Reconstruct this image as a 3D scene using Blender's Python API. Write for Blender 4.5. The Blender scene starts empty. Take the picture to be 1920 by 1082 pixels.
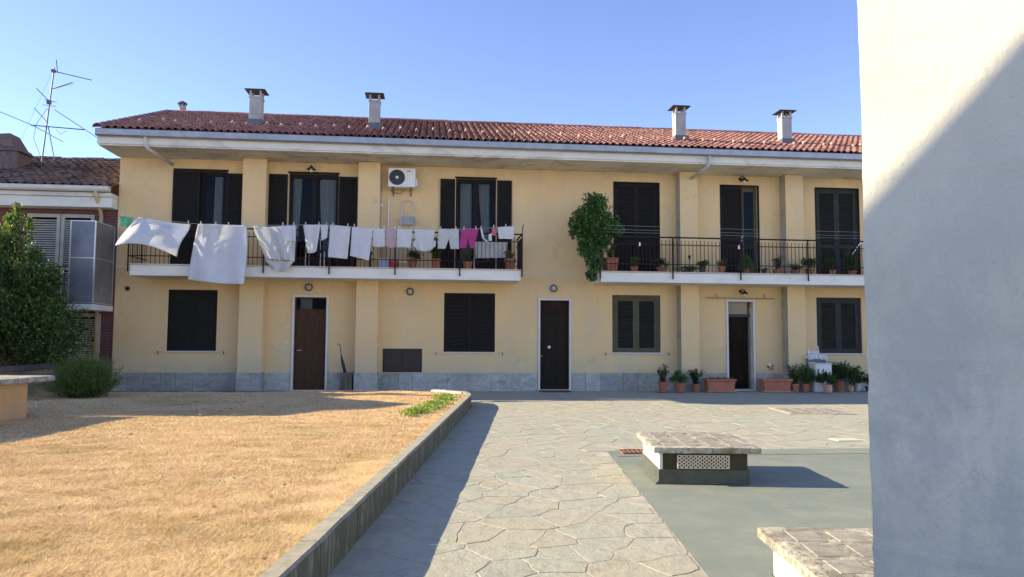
import bpy, bmesh, math, random
import numpy as np
from mathutils import Vector, Matrix, noise
R = math.radians
random.seed(7)
rng = np.random.default_rng(7)
scn = bpy.context.scene
COL = scn.collection

# ------------------------------------------------------------------ camera
cam = bpy.data.objects.new('camera', bpy.data.cameras.new('camera'))
COL.objects.link(cam)
yaw, pitch, roll = R(6.2), R(3.88), R(0.32)
fw = Vector((math.sin(yaw)*math.cos(pitch), math.cos(yaw)*math.cos(pitch), math.sin(pitch)))
rt = Vector((math.cos(yaw), -math.sin(yaw), 0))
up = rt.cross(fw)
rt2 = rt*math.cos(roll) + up*math.sin(roll)
up2 = rt2.cross(fw)
M = Matrix((rt2, up2, -fw)).transposed().to_4x4()
M.translation = Vector((0, -19.9, 1.38))
cam.matrix_world = M
cam.data.sensor_width = 36
cam.data.lens = 1400/1920*36
cam.data.clip_start = 0.05
cam.data.clip_end = 2000
scn.camera = cam

# ------------------------------------------------------------------ light
SUN = Vector((-2.25, 0.46, 1.0)).normalized()          # towards the sun
el = math.asin(SUN.z)
az = math.atan2(SUN.x, SUN.y)
w = bpy.data.worlds.new('World'); scn.world = w; w.use_nodes = True
nt = w.node_tree; nt.nodes.clear()
sky = nt.nodes.new('ShaderNodeTexSky'); sky.sky_type = 'NISHITA'; sky.sun_disc = False
sky.sun_elevation = el; sky.sun_rotation = az
sky.air_density = 0.62; sky.dust_density = 0.0; sky.ozone_density = 2.8; sky.altitude = 200
bg = nt.nodes.new('ShaderNodeBackground'); bg.inputs[1].default_value = 0.14
ow = nt.nodes.new('ShaderNodeOutputWorld')
tint = nt.nodes.new('ShaderNodeMix'); tint.data_type = 'RGBA'; tint.blend_type = 'MULTIPLY'; tint.inputs[0].default_value = 1.0
tint.inputs[7].default_value = (1.12, 0.945, 0.97, 1)
nt.links.new(sky.outputs[0], tint.inputs[6]); nt.links.new(tint.outputs[2], bg.inputs[0]); nt.links.new(bg.outputs[0], ow.inputs[0])
sd = bpy.data.lights.new('sun', 'SUN'); sd.energy = 4.3; sd.angle = R(0.45); sd.color = (1.0, 0.85, 0.60)
so = bpy.data.objects.new('sun', sd); COL.objects.link(so)
so.rotation_euler = SUN.to_track_quat('Z', 'Y').to_euler()
so.location = (-20, 5, 20)
scn.view_settings.view_transform = 'Standard'
scn.view_settings.look = 'None'
scn.view_settings.exposure = 1.45
scn.view_settings.gamma = 1.0
scn.cycles.max_bounces = 6
scn.cycles.diffuse_bounces = 4
scn.cycles.transparent_max_bounces = 10

# ------------------------------------------------------------------ materials
class N:
    """small node helper"""
    def __init__(s, name, rough=0.8, metallic=0.0, spec=0.5):
        s.m = bpy.data.materials.new(name); s.m.use_nodes = True
        s.t = s.m.node_tree; s.b = s.t.nodes['Principled BSDF']; s.o = s.t.nodes['Material Output']
        s.b.inputs['Roughness'].default_value = rough
        s.b.inputs['Metallic'].default_value = metallic
        s.b.inputs['Specular IOR Level'].default_value = spec
        s.g = s.n('ShaderNodeNewGeometry'); s.pos = s.g.outputs['Position']
        s.tc = s.n('ShaderNodeTexCoord')
    def n(s, k, **kw):
        x = s.t.nodes.new(k)
        for a, b in kw.items(): setattr(x, a, b)
        return x
    def l(s, a, b): s.t.links.new(a, b)
    def scaled(s, v=(1, 1, 1), src=None):
        x = s.n('ShaderNodeMapping'); x.inputs['Scale'].default_value = v
        s.l(src or s.pos, x.inputs[0]); return x.outputs[0]
    def noise(s, scale, detail=4, rough=0.55, vec=None, dist=0.0):
        x = s.n('ShaderNodeTexNoise'); x.inputs['Scale'].default_value = scale
        x.inputs['Detail'].default_value = detail; x.inputs['Roughness'].default_value = rough
        x.inputs['Distortion'].default_value = dist
        s.l(vec or s.pos, x.inputs['Vector']); return x.outputs['Fac']
    def ramp(s, fac, stops, interp='LINEAR'):
        x = s.n('ShaderNodeValToRGB'); cr = x.color_ramp; cr.interpolation = interp
        while len(cr.elements) < len(stops): cr.elements.new(0.5)
        for e, (p, c) in zip(cr.elements, stops):
            e.position = p; e.color = (c if isinstance(c, tuple) else (c, c, c)) + (1,)
        s.l(fac, x.inputs[0]); return x.outputs[0]
    def mix(s, fac, a, b, mode='MIX'):
        x = s.n('ShaderNodeMix', data_type='RGBA', blend_type=mode)
        if isinstance(fac, (int, float)): x.inputs[0].default_value = fac
        else: s.l(fac, x.inputs[0])
        for i, c in ((6, a), (7, b)):
            if isinstance(c, tuple): x.inputs[i].default_value = c + (1,)
            else: s.l(c, x.inputs[i])
        return x.outputs[2]
    def math(s, op, a, b=0.5):
        x = s.n('ShaderNodeMath', operation=op)
        for i, c in enumerate((a, b)):
            if isinstance(c, (int, float)): x.inputs[i].default_value = c
            else: s.l(c, x.inputs[i])
        return x.outputs[0]
    def sep(s, vec=None):
        x = s.n('ShaderNodeSeparateXYZ'); s.l(vec or s.pos, x.inputs[0]); return x.outputs
    def rnd(s): return s.n('ShaderNodeObjectInfo').outputs['Random']
    def isl(s): return s.g.outputs['Random Per Island']
    def bump(s, h, strength=0.3, dist=0.02, prev=None):
        x = s.n('ShaderNodeBump'); x.inputs['Strength'].default_value = strength
        x.inputs['Distance'].default_value = dist; s.l(h, x.inputs['Height'])
        if prev is not None: s.l(prev, x.inputs['Normal'])
        return x.outputs[0]
    def done(s, col=None, bump=None, rough=None):
        if col is not None:
            if isinstance(col, tuple): s.b.inputs['Base Color'].default_value = col + (1,)
            else: s.l(col, s.b.inputs['Base Color'])
        if bump is not None: s.l(bump, s.b.inputs['Normal'])
        if rough is not None: s.l(rough, s.b.inputs['Roughness'])
        return s.m

def simple(name, c, rough=0.7, var=0.12, sc=9, bump=0.15, bd=0.005, metallic=0.0, spec=0.4, rnd=0.0):
    k = N(name, rough, metallic, spec)
    a = tuple(x*(1-var) for x in c); b = tuple(min(1, x*(1+var)) for x in c)
    col = k.ramp(k.noise(sc, 5, 0.6), [(0.3, a), (0.7, b)])
    if rnd:
        v = k.math('ADD', k.math('MULTIPLY', k.rnd(), 2*rnd), 1-rnd)
        h = k.n('ShaderNodeHueSaturation'); k.l(v, h.inputs['Value']); k.l(col, h.inputs['Color']); col = h.outputs[0]
    return k.done(col, k.bump(k.noise(sc*12, 3), bump, bd) if bump else None)

MT = {}
def plaster(name, base, dirt, dirt_amt=0.5, bump=0.35, streak=True, bd=0.01):
    k = N(name, 0.92, 0, 0.2)
    c = k.ramp(k.noise(0.7, 5, 0.6), [(0.25, tuple(x*0.88 for x in base)), (0.5, base), (0.8, tuple(min(1, x*1.08) for x in base))])
    if streak:
        st = k.noise(2.2, 5, 0.65, k.scaled((1.5, 1.5, 0.28)), 0.4)
        c = k.mix(k.math('MULTIPLY', k.ramp(st, [(0.50, 0.0), (0.72, 1.0)]), dirt_amt), c, dirt)
    sp = k.noise(60, 2, 0.5)
    c = k.mix(k.ramp(sp, [(0.66, 0.0), (0.76, 0.35)]), c, dirt)
    b = k.bump(k.noise(55, 4, 0.7), bump, bd)
    b = k.bump(k.noise(5, 3, 0.5), 0.2, 0.03, b)
    return k.done(c, b)
# facade plaster: ochre, with soot under the eaves and damp near the base (stains with their own shape)
k = N('facade_plaster', 0.92, 0, 0.2)
c = k.ramp(k.noise(0.6, 6, 0.65), [(0.25, (0.74, 0.51, 0.25)), (0.5, (0.81, 0.57, 0.28)), (0.8, (0.85, 0.615, 0.315))])
st = k.noise(1.3, 6, 0.65, k.scaled((1.2, 1.2, 0.45)), 0.5)
c = k.mix(k.math('MULTIPLY', k.ramp(st, [(0.45, 0.0), (0.75, 1.0)]), 0.55), c, (0.66, 0.55, 0.36))
run = k.noise(2.2, 7, 0.8, k.scaled((2.2, 2.2, 0.22)), 1.2)       # narrow rain streaks
z = k.sep()[2]
under = k.ramp(k.math('DIVIDE', z, 6.2), [(0.0, 0.15), (0.32, 0.12), (0.455, 0.9), (0.46, 0.1), (0.80, 0.25), (0.97, 1.0)])
c = k.mix(k.math('MULTIPLY', k.math('MULTIPLY', k.ramp(run, [(0.46, 0.0), (0.70, 1.0)]), under), 0.45), c, (0.50, 0.43, 0.31))
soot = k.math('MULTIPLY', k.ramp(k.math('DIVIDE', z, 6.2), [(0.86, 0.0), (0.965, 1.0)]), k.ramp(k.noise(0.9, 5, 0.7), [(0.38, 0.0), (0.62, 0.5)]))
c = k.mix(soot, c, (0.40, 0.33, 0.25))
sp = k.noise(9, 4, 0.65)
c = k.mix(k.ramp(sp, [(0.64, 0.0), (0.74, 0.35)]), c, (0.52, 0.41, 0.27))
damp = k.math('MULTIPLY', k.ramp(k.math('DIVIDE', z, 1.8), [(0.28, 1.0), (0.68, 0.0)]), k.ramp(k.noise(1.6, 6, 0.7), [(0.38, 0.0), (0.62, 0.75)]))
c = k.mix(damp, c, (0.58, 0.52, 0.34))
cr = k.n('ShaderNodeTexVoronoi', feature='DISTANCE_TO_EDGE'); cr.inputs['Scale'].default_value = 0.55
nv = k.n('ShaderNodeTexNoise'); nv.inputs['Scale'].default_value = 2.5; nv.inputs['Detail'].default_value = 6; k.l(k.pos, nv.inputs['Vector'])
va = k.n('ShaderNodeVectorMath', operation='ADD'); k.l(k.pos, va.inputs[0]); k.l(nv.outputs['Color'], va.inputs[1]); k.l(va.outputs[0], cr.inputs['Vector'])
c = k.mix(k.math('MULTIPLY', k.ramp(cr.outputs[0], [(0.0, 1.0), (0.005, 0.0)]), k.ramp(k.noise(0.7, 3), [(0.52, 0.0), (0.6, 0.6)])), c, (0.40, 0.32, 0.22))
MT['facade'] = k.done(c, k.bump(k.noise(55, 4, 0.7), 0.35, 0.008))

MT['side_plaster'] = plaster('cream_plaster', (0.78, 0.755, 0.68), (0.62, 0.60, 0.56), 0.6, 0.5, True, 0.006)
k = N('near_wall_plaster', 0.9, 0, 0.25)
c = k.ramp(k.noise(1.2, 6, 0.6), [(0.3, (0.62, 0.595, 0.48)), (0.5, (0.71, 0.68, 0.555)), (0.7, (0.77, 0.74, 0.61))])
z = k.sep()[2]
low = k.ramp(k.math('DIVIDE', z, 3.0), [(0.40, 1.0), (0.72, 0.0)])
pt = k.noise(3.5, 8, 0.75, k.scaled((1, 1, 0.6)), 0.25)
c = k.mix(k.math('MULTIPLY', k.ramp(pt, [(0.42, 0.0), (0.56, 1.0)]), k.math('MULTIPLY', low, 0.85)), c, (0.55, 0.545, 0.47))
pt2 = k.noise(2.3, 7, 0.6, k.scaled((1.4, 1.4, 0.8)), 0.3)
c = k.mix(k.math('MULTIPLY', k.ramp(pt2, [(0.60, 0.0), (0.70, 0.35)]), low), c, (0.55, 0.55, 0.36))
crk = k.n('ShaderNodeTexVoronoi', feature='DISTANCE_TO_EDGE'); crk.inputs['Scale'].default_value = 1.6
wv = k.n('ShaderNodeVectorMath', operation='ADD')
nv = k.n('ShaderNodeTexNoise'); nv.inputs['Scale'].default_value = 3; nv.inputs['Detail'].default_value = 6; k.l(k.pos, nv.inputs['Vector'])
sc_ = k.n('ShaderNodeVectorMath', operation='SCALE'); sc_.inputs['Scale'].default_value = 0.5; k.l(nv.outputs['Color'], sc_.inputs[0])
k.l(k.pos, wv.inputs[0]); k.l(sc_.outputs[0], wv.inputs[1]); k.l(wv.outputs[0], crk.inputs['Vector'])
crm = k.math('MULTIPLY', k.math('MULTIPLY', k.ramp(crk.outputs[0], [(0.0, 1.0), (0.003, 0.0)]), low), k.ramp(k.noise(6.0, 3), [(0.56, 0.0), (0.62, 0.35)]))
c = k.mix(crm, c, (0.35, 0.35, 0.34))
c = k.mix(k.ramp(k.noise(110, 3, 0.6), [(0.62, 0.0), (0.72, 0.6)]), c, (0.45, 0.43, 0.38))
c = k.mix(k.ramp(k.noise(9, 6, 0.8), [(0.60, 0.0), (0.72, 0.35)]), c, (0.50, 0.47, 0.38))
b = k.bump(k.noise(170, 4, 0.75), 0.5, 0.003)
b = k.bump(k.noise(45, 4, 0.6), 0.45, 0.006, b)
b = k.bump(k.noise(4, 3, 0.5), 0.12, 0.03, b)
MT['near_wall'] = k.done(c, b)

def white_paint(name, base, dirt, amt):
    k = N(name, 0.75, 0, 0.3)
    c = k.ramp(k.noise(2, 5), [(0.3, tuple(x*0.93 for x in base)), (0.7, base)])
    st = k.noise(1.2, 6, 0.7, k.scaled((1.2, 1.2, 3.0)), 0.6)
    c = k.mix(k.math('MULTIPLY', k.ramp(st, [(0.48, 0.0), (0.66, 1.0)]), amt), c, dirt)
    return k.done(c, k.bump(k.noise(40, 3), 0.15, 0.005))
MT['shade_dirt_side'] = white_paint('shaded_dirty_pilaster_side', (0.42, 0.38, 0.28), (0.26, 0.25, 0.21), 0.7)  # left pilaster faces: shade and dirt painted together as one darker grey
MT['white'] = white_paint('white_painted_concrete', (0.82, 0.79, 0.68), (0.55, 0.52, 0.46), 0.35)
MT['fascia'] = white_paint('fascia_paint', (0.74, 0.72, 0.64), (0.42, 0.40, 0.38), 0.5)
MT['soffit'] = white_paint('soffit_paint', (0.74, 0.70, 0.61), (0.32, 0.30, 0.26), 0.6)
MT['marble'] = white_paint('white_marble', (0.74, 0.70, 0.66), (0.55, 0.50, 0.45), 0.3)
MT['lip'] = white_paint('balcony_edge_stone', (0.62, 0.52, 0.42), (0.45, 0.36, 0.28), 0.5)

k = N('grey_plinth_stone', 0.55, 0, 0.5)
c = k.ramp(k.noise(3.0, 7, 0.7, k.scaled((1, 1, 1.6)), 1.6), [(0.30, (0.23, 0.225, 0.19)), (0.48, (0.38, 0.365, 0.31)), (0.60, (0.46, 0.44, 0.37)), (0.75, (0.62, 0.59, 0.49))])
v = k.math('ADD', k.math('MULTIPLY', k.rnd(), 0.40), 0.80)
h = k.n('ShaderNodeHueSaturation'); k.l(v, h.inputs['Value']); k.l(c, h.inputs['Color'])
c = k.mix(k.math('MULTIPLY', k.ramp(k.noise(1.4, 4), [(0.5, 0.0), (0.7, 1.0)]), 0.3), h.outputs[0], (0.40, 0.34, 0.24))
MT['plinth'] = k.done(c, k.bump(k.noise(30, 4), 0.15, 0.004))

def tile_mat(name, a, b, lichen, la=0.5, obj=True):
    k = N(name, 0.85, 0, 0.3)
    r = k.rnd() if obj else k.isl()
    c = k.ramp(r, [(0.0, a), (0.35, tuple((x+y)/2 for x, y in zip(a, b))), (0.75, b), (1.0, tuple(x*0.7 for x in a))])
    c = k.mix(k.math('MULTIPLY', k.ramp(k.noise(7, 6, 0.7), [(0.45, 0.0), (0.68, 1.0)]), la), c, lichen)
    c = k.mix(k.math('MULTIPLY', k.ramp(k.noise(0.8, 4, 0.6), [(0.4, 0.0), (0.7, 1.0)]), 0.4), c, tuple(x*0.55 for x in a))
    return k.done(c, k.bump(k.noise(45, 4), 0.3, 0.006))
TA, TB, TL = (0.22, 0.092, 0.075), (0.38, 0.19, 0.155), (0.35, 0.25, 0.22)
MT['tile'] = tile_mat('terracotta_tile', TA, TB, TL, 0.45)
MT['tile_i'] = tile_mat('terracotta_tile_rows', TA, TB, TL, 0.45, False)
OA, OB, OL = (0.10, 0.070, 0.060), (0.23, 0.155, 0.125), (0.10, 0.095, 0.09)
MT['oldtile'] = tile_mat('weathered_tile', OA, OB, OL, 0.7)
MT['oldtile_i'] = tile_mat('weathered_tile_rows', OA, OB, OL, 0.7, False)
MT['guard'] = simple('pale_terracotta', (0.36, 0.22, 0.18), 0.8, rnd=0.3)
MT['deck'] = simple('roof_channel', (0.16, 0.07, 0.055), 0.9)
MT['gutter'] = simple('zinc_gutter', (0.33, 0.34, 0.36), 0.45, 0.15, 3, 0.05, metallic=0.6)
MT['pipe'] = simple('cream_pipe', (0.62, 0.58, 0.50), 0.5, 0.1, 4, 0)
MT['ypipe'] = simple('ochre_pipe', (0.55, 0.42, 0.22), 0.6, 0.2, 4, 0)
MT['steelpipe'] = simple('grey_pipe', (0.50, 0.51, 0.51), 0.45, 0.1, 4, 0)
MT['chim'] = simple('cement_chimney', (0.37, 0.36, 0.335), 0.9, 0.15, 4, 0.3)
MT['cap'] = simple('chimney_cap', (0.085, 0.08, 0.075), 0.9, 0.25, 8, 0.4)
MT['lead'] = simple('lead_flashing', (0.12, 0.12, 0.13), 0.5, 0.2)
MT['shut'] = simple('dark_shutter', (0.020, 0.015, 0.014), 0.65, 0.2, 6, 0.1, spec=0.15)
MT['shutg'] = simple('olive_shutter', (0.090, 0.078, 0.042), 0.7, 0.2, 6, 0.1)
MT['shutd'] = simple('faded_dark_shutter', (0.038, 0.036, 0.034), 0.6, 0.25, 6, 0.1, spec=0.2)
MT['slat'] = simple('dark_slats', (0.024, 0.020, 0.017), 0.5, 0.2, 6, 0)
MT['slatg'] = simple('green_slats', (0.026, 0.028, 0.021), 0.5, 0.25, 6, 0)
MT['rail'] = simple('brown_iron', (0.030, 0.018, 0.015), 0.7, 0.2, 20, 0, spec=0.15)
MT['wire'] = simple('wire', (0.5, 0.5, 0.48), 0.5, 0.05, 20, 0)
MT['alu'] = simple('aluminium', (0.62, 0.62, 0.60), 0.35, 0.05, 20, 0, metallic=0.7)
MT['acw'] = simple('white_enamel', (0.74, 0.73, 0.68), 0.4, 0.06, 3, 0)
MT['dark'] = simple('dark_plastic', (0.03, 0.03, 0.032), 0.5, 0.1, 9, 0)
MT['black'] = simple('black_hole', (0.008, 0.008, 0.008), 0.9, 0.1, 9, 0)
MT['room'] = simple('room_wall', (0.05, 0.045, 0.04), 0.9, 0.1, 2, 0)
MT['lampglass'] = simple('lamp_glass', (0.66, 0.62, 0.52), 0.3, 0.05, 9, 0)
MT['bronze'] = simple('bronze_ring', (0.16, 0.11, 0.07), 0.5, 0.1, 9, 0)
MT['soil'] = simple('soil', (0.05, 0.035, 0.025), 1.0, 0.3, 30, 0.5)
MT['bark'] = simple('bark', (0.10, 0.075, 0.055), 0.95, 0.3, 20, 0.6, 0.01)
MT['terra'] = simple('terracotta_pot', (0.40, 0.145, 0.08), 0.85, 0.15, 6, 0.2, rnd=0.25)
MT['terra2'] = simple('pale_terracotta_pot', (0.50, 0.30, 0.18), 0.85, 0.2, 6, 0.2, rnd=0.2)
MT['potdark'] = simple('dark_pot', (0.07, 0.07, 0.068), 0.7, 0.15, 6, 0, rnd=0.1)
MT['potwhite'] = simple('whitish_pot', (0.45, 0.43, 0.40), 0.7, 0.15, 6, 0, rnd=0.1)
MT['red'] = simple('red_plastic', (0.42, 0.045, 0.03), 0.4, 0.1, 6, 0)
MT['blue'] = simple('pale_blue_plastic', (0.35, 0.45, 0.62), 0.4, 0.1, 6, 0)
MT['grille'] = simple('cream_grille', (0.62, 0.54, 0.42), 0.6, 0.1, 8, 0)
MT['rust'] = simple('red_grate', (0.24, 0.095, 0.065), 0.7, 0.2, 14, 0.2)
MT['matm'] = simple('brown_coir', (0.13, 0.075, 0.05), 1.0, 0.2, 60, 0.5)
MT['plate'] = simple('cream_plate', (0.70, 0.66, 0.52), 0.4, 0.05, 9, 0)
MT['grout'] = simple('mortar', (0.40, 0.37, 0.29), 0.95, 0.3, 6, 0.5, 0.006)
MT['earth'] = simple('dry_earth', (0.27, 0.20, 0.125), 1.0, 0.3, 3, 0.5, 0.02)
MT['beigewall'] = plaster('beige_garden_wall', (0.36, 0.30, 0.20), (0.20, 0.18, 0.14), 0.7)
MT['orangewall'] = plaster('orange_plaster', (0.62, 0.36, 0.15), (0.48, 0.33, 0.19), 0.7)

# wood door
def wood(name, a, b, rough=0.45):
    k = N(name, rough, 0, 0.2)
    c = k.ramp(k.noise(6, 6, 0.7, k.scaled((6, 6, 0.5)), 0.4), [(0.35, a), (0.65, b)])
    return k.done(c, k.bump(k.noise(20, 3, 0.6, k.scaled((8, 8, 0.6))), 0.1, 0.003))
MT['door1'] = wood('brown_wood_door', (0.055, 0.028, 0.014), (0.095, 0.048, 0.023), 0.7)
MT['door2'] = wood('dark_wood_door', (0.014, 0.010, 0.006), (0.026, 0.018, 0.010), 0.7)
MT['curtbrown'] = wood('brown_door_curtain', (0.018, 0.011, 0.007), (0.040, 0.023, 0.014), 0.8)
MT['hatch'] = simple('dark_brown_metal', (0.040, 0.026, 0.020), 0.5, 0.2, 12, 0.1)
MT['wood'] = wood('bare_wood', (0.30, 0.20, 0.11), (0.42, 0.29, 0.16), 0.7)

# glass
k = N('window_glass', 0.03, 0, 0.5)
tr = k.n('ShaderNodeBsdfTransparent'); tr.inputs[0].default_value = (0.75, 0.79, 0.80, 1)
gl = k.n('ShaderNodeBsdfGlossy'); gl.inputs[0].default_value = (0.7, 0.7, 0.7, 1); gl.inputs['Roughness'].default_value = 0.02
fr = k.n('ShaderNodeFresnel'); fr.inputs[0].default_value = 1.22
k.l(k.bump(k.noise(1.2, 2), 0.12, 0.05), gl.inputs['Normal'])
ms = k.n('ShaderNodeMixShader'); k.l(fr.outputs[0], ms.inputs[0]); k.l(tr.outputs[0], ms.inputs[1]); k.l(gl.outputs[0], ms.inputs[2]); k.l(ms.outputs[0], k.o.inputs[0])
MT['glass'] = k.m
k = N('frosted_panel', 0.25, 0, 0.6)
c = k.ramp(k.noise(2.0, 5), [(0.3, (0.13, 0.14, 0.155)), (0.7, (0.20, 0.215, 0.23))])
c = k.mix(k.ramp(k.noise(3.5, 6, 0.7), [(0.55, 0.0), (0.75, 0.6)]), c, (0.10, 0.125, 0.075))
MT['frost'] = k.done(c)

def cloth(name, c, trans=0.45):
    k = N(name, 0.95, 0, 0.1)
    d = k.n('ShaderNodeBsdfDiffuse'); t = k.n('ShaderNodeBsdfTranslucent')
    col = k.ramp(k.noise(6, 3), [(0.3, tuple(x*0.95 for x in c)), (0.7, c)])
    k.l(col, d.inputs[0]); k.l(col, t.inputs[0])
    nb = k.bump(k.noise(9, 5, 0.65, k.scaled((1.3, 1.3, 0.6)), 1.2), 0.75, 0.035); k.l(nb, d.inputs['Normal'])
    ms = k.n('ShaderNodeMixShader'); ms.inputs[0].default_value = trans
    k.l(d.outputs[0], ms.inputs[1]); k.l(t.outputs[0], ms.inputs[2]); k.l(ms.outputs[0], k.o.inputs[0])
    return k.m
MT['cw'] = cloth('white_cotton', (0.90, 0.90, 0.89))
MT['cg'] = cloth('offwhite_cotton', (0.80, 0.80, 0.77))
MT['cp'] = cloth('pale_pink_cotton', (0.74, 0.58, 0.60))
MT['cm'] = cloth('magenta_cotton', (0.68, 0.12, 0.34))
MT['cs'] = cloth('salmon_cotton', (0.78, 0.28, 0.27))
MT['cgreen'] = cloth('green_cloth', (0.22, 0.62, 0.36))
MT['cred'] = cloth('dark_red_cloth', (0.20, 0.03, 0.05))
MT['curtain'] = cloth('sheer_curtain', (0.62, 0.60, 0.54), 0.3)

def leafmat(name, a, b, c3, trans=0.35):
    k = N(name, 0.5, 0, 0.45)
    col = k.ramp(k.isl(), [(0.0, a), (0.5, b), (0.85, c3), (1.0, tuple(min(1, x*1.5) for x in c3))])
    k.l(col, k.b.inputs['Base Color'])
    t = k.n('ShaderNodeBsdfTranslucent'); k.l(k.mix(0.5, col, (0.25, 0.35, 0.03)), t.inputs[0])
    ms = k.n('ShaderNodeMixShader'); ms.inputs[0].default_value = trans
    k.l(k.b.outputs[0], ms.inputs[1]); k.l(t.outputs[0], ms.inputs[2]); k.l(ms.outputs[0], k.o.inputs[0])
    return k.m
MT['leaf_tree'] = leafmat('laurel_leaf', (0.028, 0.062, 0.02), (0.048, 0.10, 0.028), (0.14, 0.25, 0.05))  # brightest leaf tone raised to paint in sunlit sparkle
MT['leaf_bush'] = leafmat('rosemary_leaf', (0.065, 0.12, 0.025), (0.10, 0.17, 0.035), (0.16, 0.23, 0.05))
MT['leaf_climb'] = leafmat('climber_leaf', (0.042, 0.105, 0.032), (0.07, 0.16, 0.045), (0.12, 0.24, 0.065))
MT['leaf_a'] = leafmat('pot_leaf', (0.04, 0.08, 0.022), (0.065, 0.12, 0.03), (0.11, 0.16, 0.05))
MT['leaf_b'] = leafmat('dark_pot_leaf', (0.015, 0.045, 0.018), (0.028, 0.065, 0.022), (0.05, 0.095, 0.03))
MT['leaf_dry'] = leafmat('dry_pot_leaf', (0.11, 0.10, 0.045), (0.18, 0.14, 0.07), (0.07, 0.11, 0.03))
MT['weed'] = leafmat('weed_leaf', (0.12, 0.20, 0.03), (0.20, 0.30, 0.05), (0.32, 0.40, 0.07))
MT['deadleaf'] = leafmat('dead_leaf', (0.28, 0.18, 0.08), (0.36, 0.24, 0.12), (0.46, 0.33, 0.18))
MT['flower'] = leafmat('flower_petal', (0.60, 0.12, 0.16), (0.70, 0.3, 0.35), (0.70, 0.5, 0.5))

# straw blades
k = N('straw', 0.9, 0, 0.15)
col = k.ramp(k.isl(), [(0.0, (0.56, 0.39, 0.18)), (0.30, (0.84, 0.63, 0.36)), (0.7, (0.91, 0.70, 0.43)), (1.0, (0.78, 0.56, 0.25))])
big = k.noise(0.55, 5, 0.6); fine = k.noise(5, 5, 0.65)
col = k.mix(k.math('MULTIPLY', k.ramp(big, [(0.50, 0.0), (0.68, 1.0)]), 0.5), col, (0.52, 0.38, 0.13))
col = k.mix(k.math('MULTIPLY', k.ramp(fine, [(0.55, 0.0), (0.75, 1.0)]), 0.45), col, (0.50, 0.33, 0.13))
col = k.mix(k.math('MULTIPLY', k.ramp(k.noise(1.9, 5, 0.65), [(0.60, 0.0), (0.72, 1.0)]), 0.45), col, (0.50, 0.42, 0.14))
col = k.mix(k.math('MULTIPLY', k.ramp(k.noise(2.6, 5, 0.7, k.scaled((1, 1, 1))), [(0.60, 0.0), (0.70, 1.0)]), 0.4), col, (0.50, 0.36, 0.20))
k.done(col)
MT['straw'] = k.m
k = N('lawn_soil', 1.0, 0, 0.1)
c = k.ramp(k.noise(30, 6, 0.75), [(0.3, (0.60, 0.43, 0.22)), (0.55, (0.84, 0.62, 0.34)), (0.75, (0.90, 0.69, 0.41))])
c = k.mix(k.math('MULTIPLY', k.ramp(k.noise(0.55, 5, 0.6), [(0.50, 0.0), (0.68, 1.0)]), 0.5), c, (0.50, 0.36, 0.12))
MT['lawn'] = k.done(c, k.bump(k.noise(45, 5, 0.8), 0.9, 0.03))

# flagstones
def stone_mat(name, obj):
    k = N(name, 0.8, 0, 0.35)
    r = k.rnd() if obj else k.isl()
    c = k.ramp(r, [(0.0, (0.35, 0.36, 0.285)), (0.25, (0.39, 0.39, 0.305)), (0.5, (0.36, 0.38, 0.315)), (0.72, (0.41, 0.385, 0.295)), (0.86, (0.39, 0.36, 0.28)), (1.0, (0.33, 0.35, 0.29))])
    c = k.mix(k.math('MULTIPLY', k.ramp(k.noise(1.6, 6, 0.7, None, 0.6), [(0.40, 0.0), (0.62, 1.0)]), 0.45), c, (0.43, 0.385, 0.28))
    c = k.mix(k.math('MULTIPLY', k.ramp(k.noise(5, 7, 0.75, None, 0.8), [(0.50, 0.0), (0.68, 1.0)]), 0.6), c, (0.23, 0.235, 0.185))
    c = k.mix(k.math('MULTIPLY', k.ramp(k.noise(13, 6, 0.7), [(0.58, 0.0), (0.70, 1.0)]), 0.5), c, (0.50, 0.43, 0.31))
    vn = k.n('ShaderNodeTexVoronoi', feature='DISTANCE_TO_EDGE'); vn.inputs['Scale'].default_value = 2.6
    nw_ = k.n('ShaderNodeTexNoise'); nw_.inputs['Scale'].default_value = 4; nw_.inputs['Detail'].default_value = 5; k.l(k.pos, nw_.inputs['Vector'])
    vd = k.n('ShaderNodeVectorMath', operation='ADD'); k.l(k.pos, vd.inputs[0]); k.l(nw_.outputs['Color'], vd.inputs[1]); k.l(vd.outputs[0], vn.inputs['Vector'])
    hair = k.math('MULTIPLY', k.ramp(vn.outputs[0], [(0.0, 1.0), (0.010, 0.0)]), k.ramp(k.noise(1.1, 3), [(0.5, 0.0), (0.58, 0.8)]))
    c = k.mix(hair, c, (0.17, 0.15, 0.11))
    c = k.mix(k.ramp(k.noise(90, 3, 0.6), [(0.52, 0.0), (0.72, 0.45)]), c, (0.52, 0.49, 0.40))
    b = k.bump(k.noise(70, 5, 0.7), 0.5, 0.004)
    b = k.bump(k.noise(7, 6, 0.7), 0.8, 0.02, b)
    return k.done(c, b)
MT['stone'] = stone_mat('flagstone_slate', True)
MT['stone_i'] = stone_mat('flagstone_slate_far', False)
k = N('grey_membrane', 0.75, 0, 0.35)
c = k.ramp(k.noise(0.9, 5, 0.6, k.scaled((0.5, 1.6, 1))), [(0.3, (0.175, 0.205, 0.17)), (0.7, (0.225, 0.25, 0.205))])
c = k.mix(k.ramp(k.noise(180, 2, 0.6), [(0.45, 0.0), (0.7, 0.35)]), c, (0.33, 0.35, 0.30))
c = k.mix(k.math('MULTIPLY', k.ramp(k.noise(2.5, 6, 0.7), [(0.48, 0.0), (0.70, 1.0)]), 0.55), c, (0.33, 0.325, 0.255))
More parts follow.
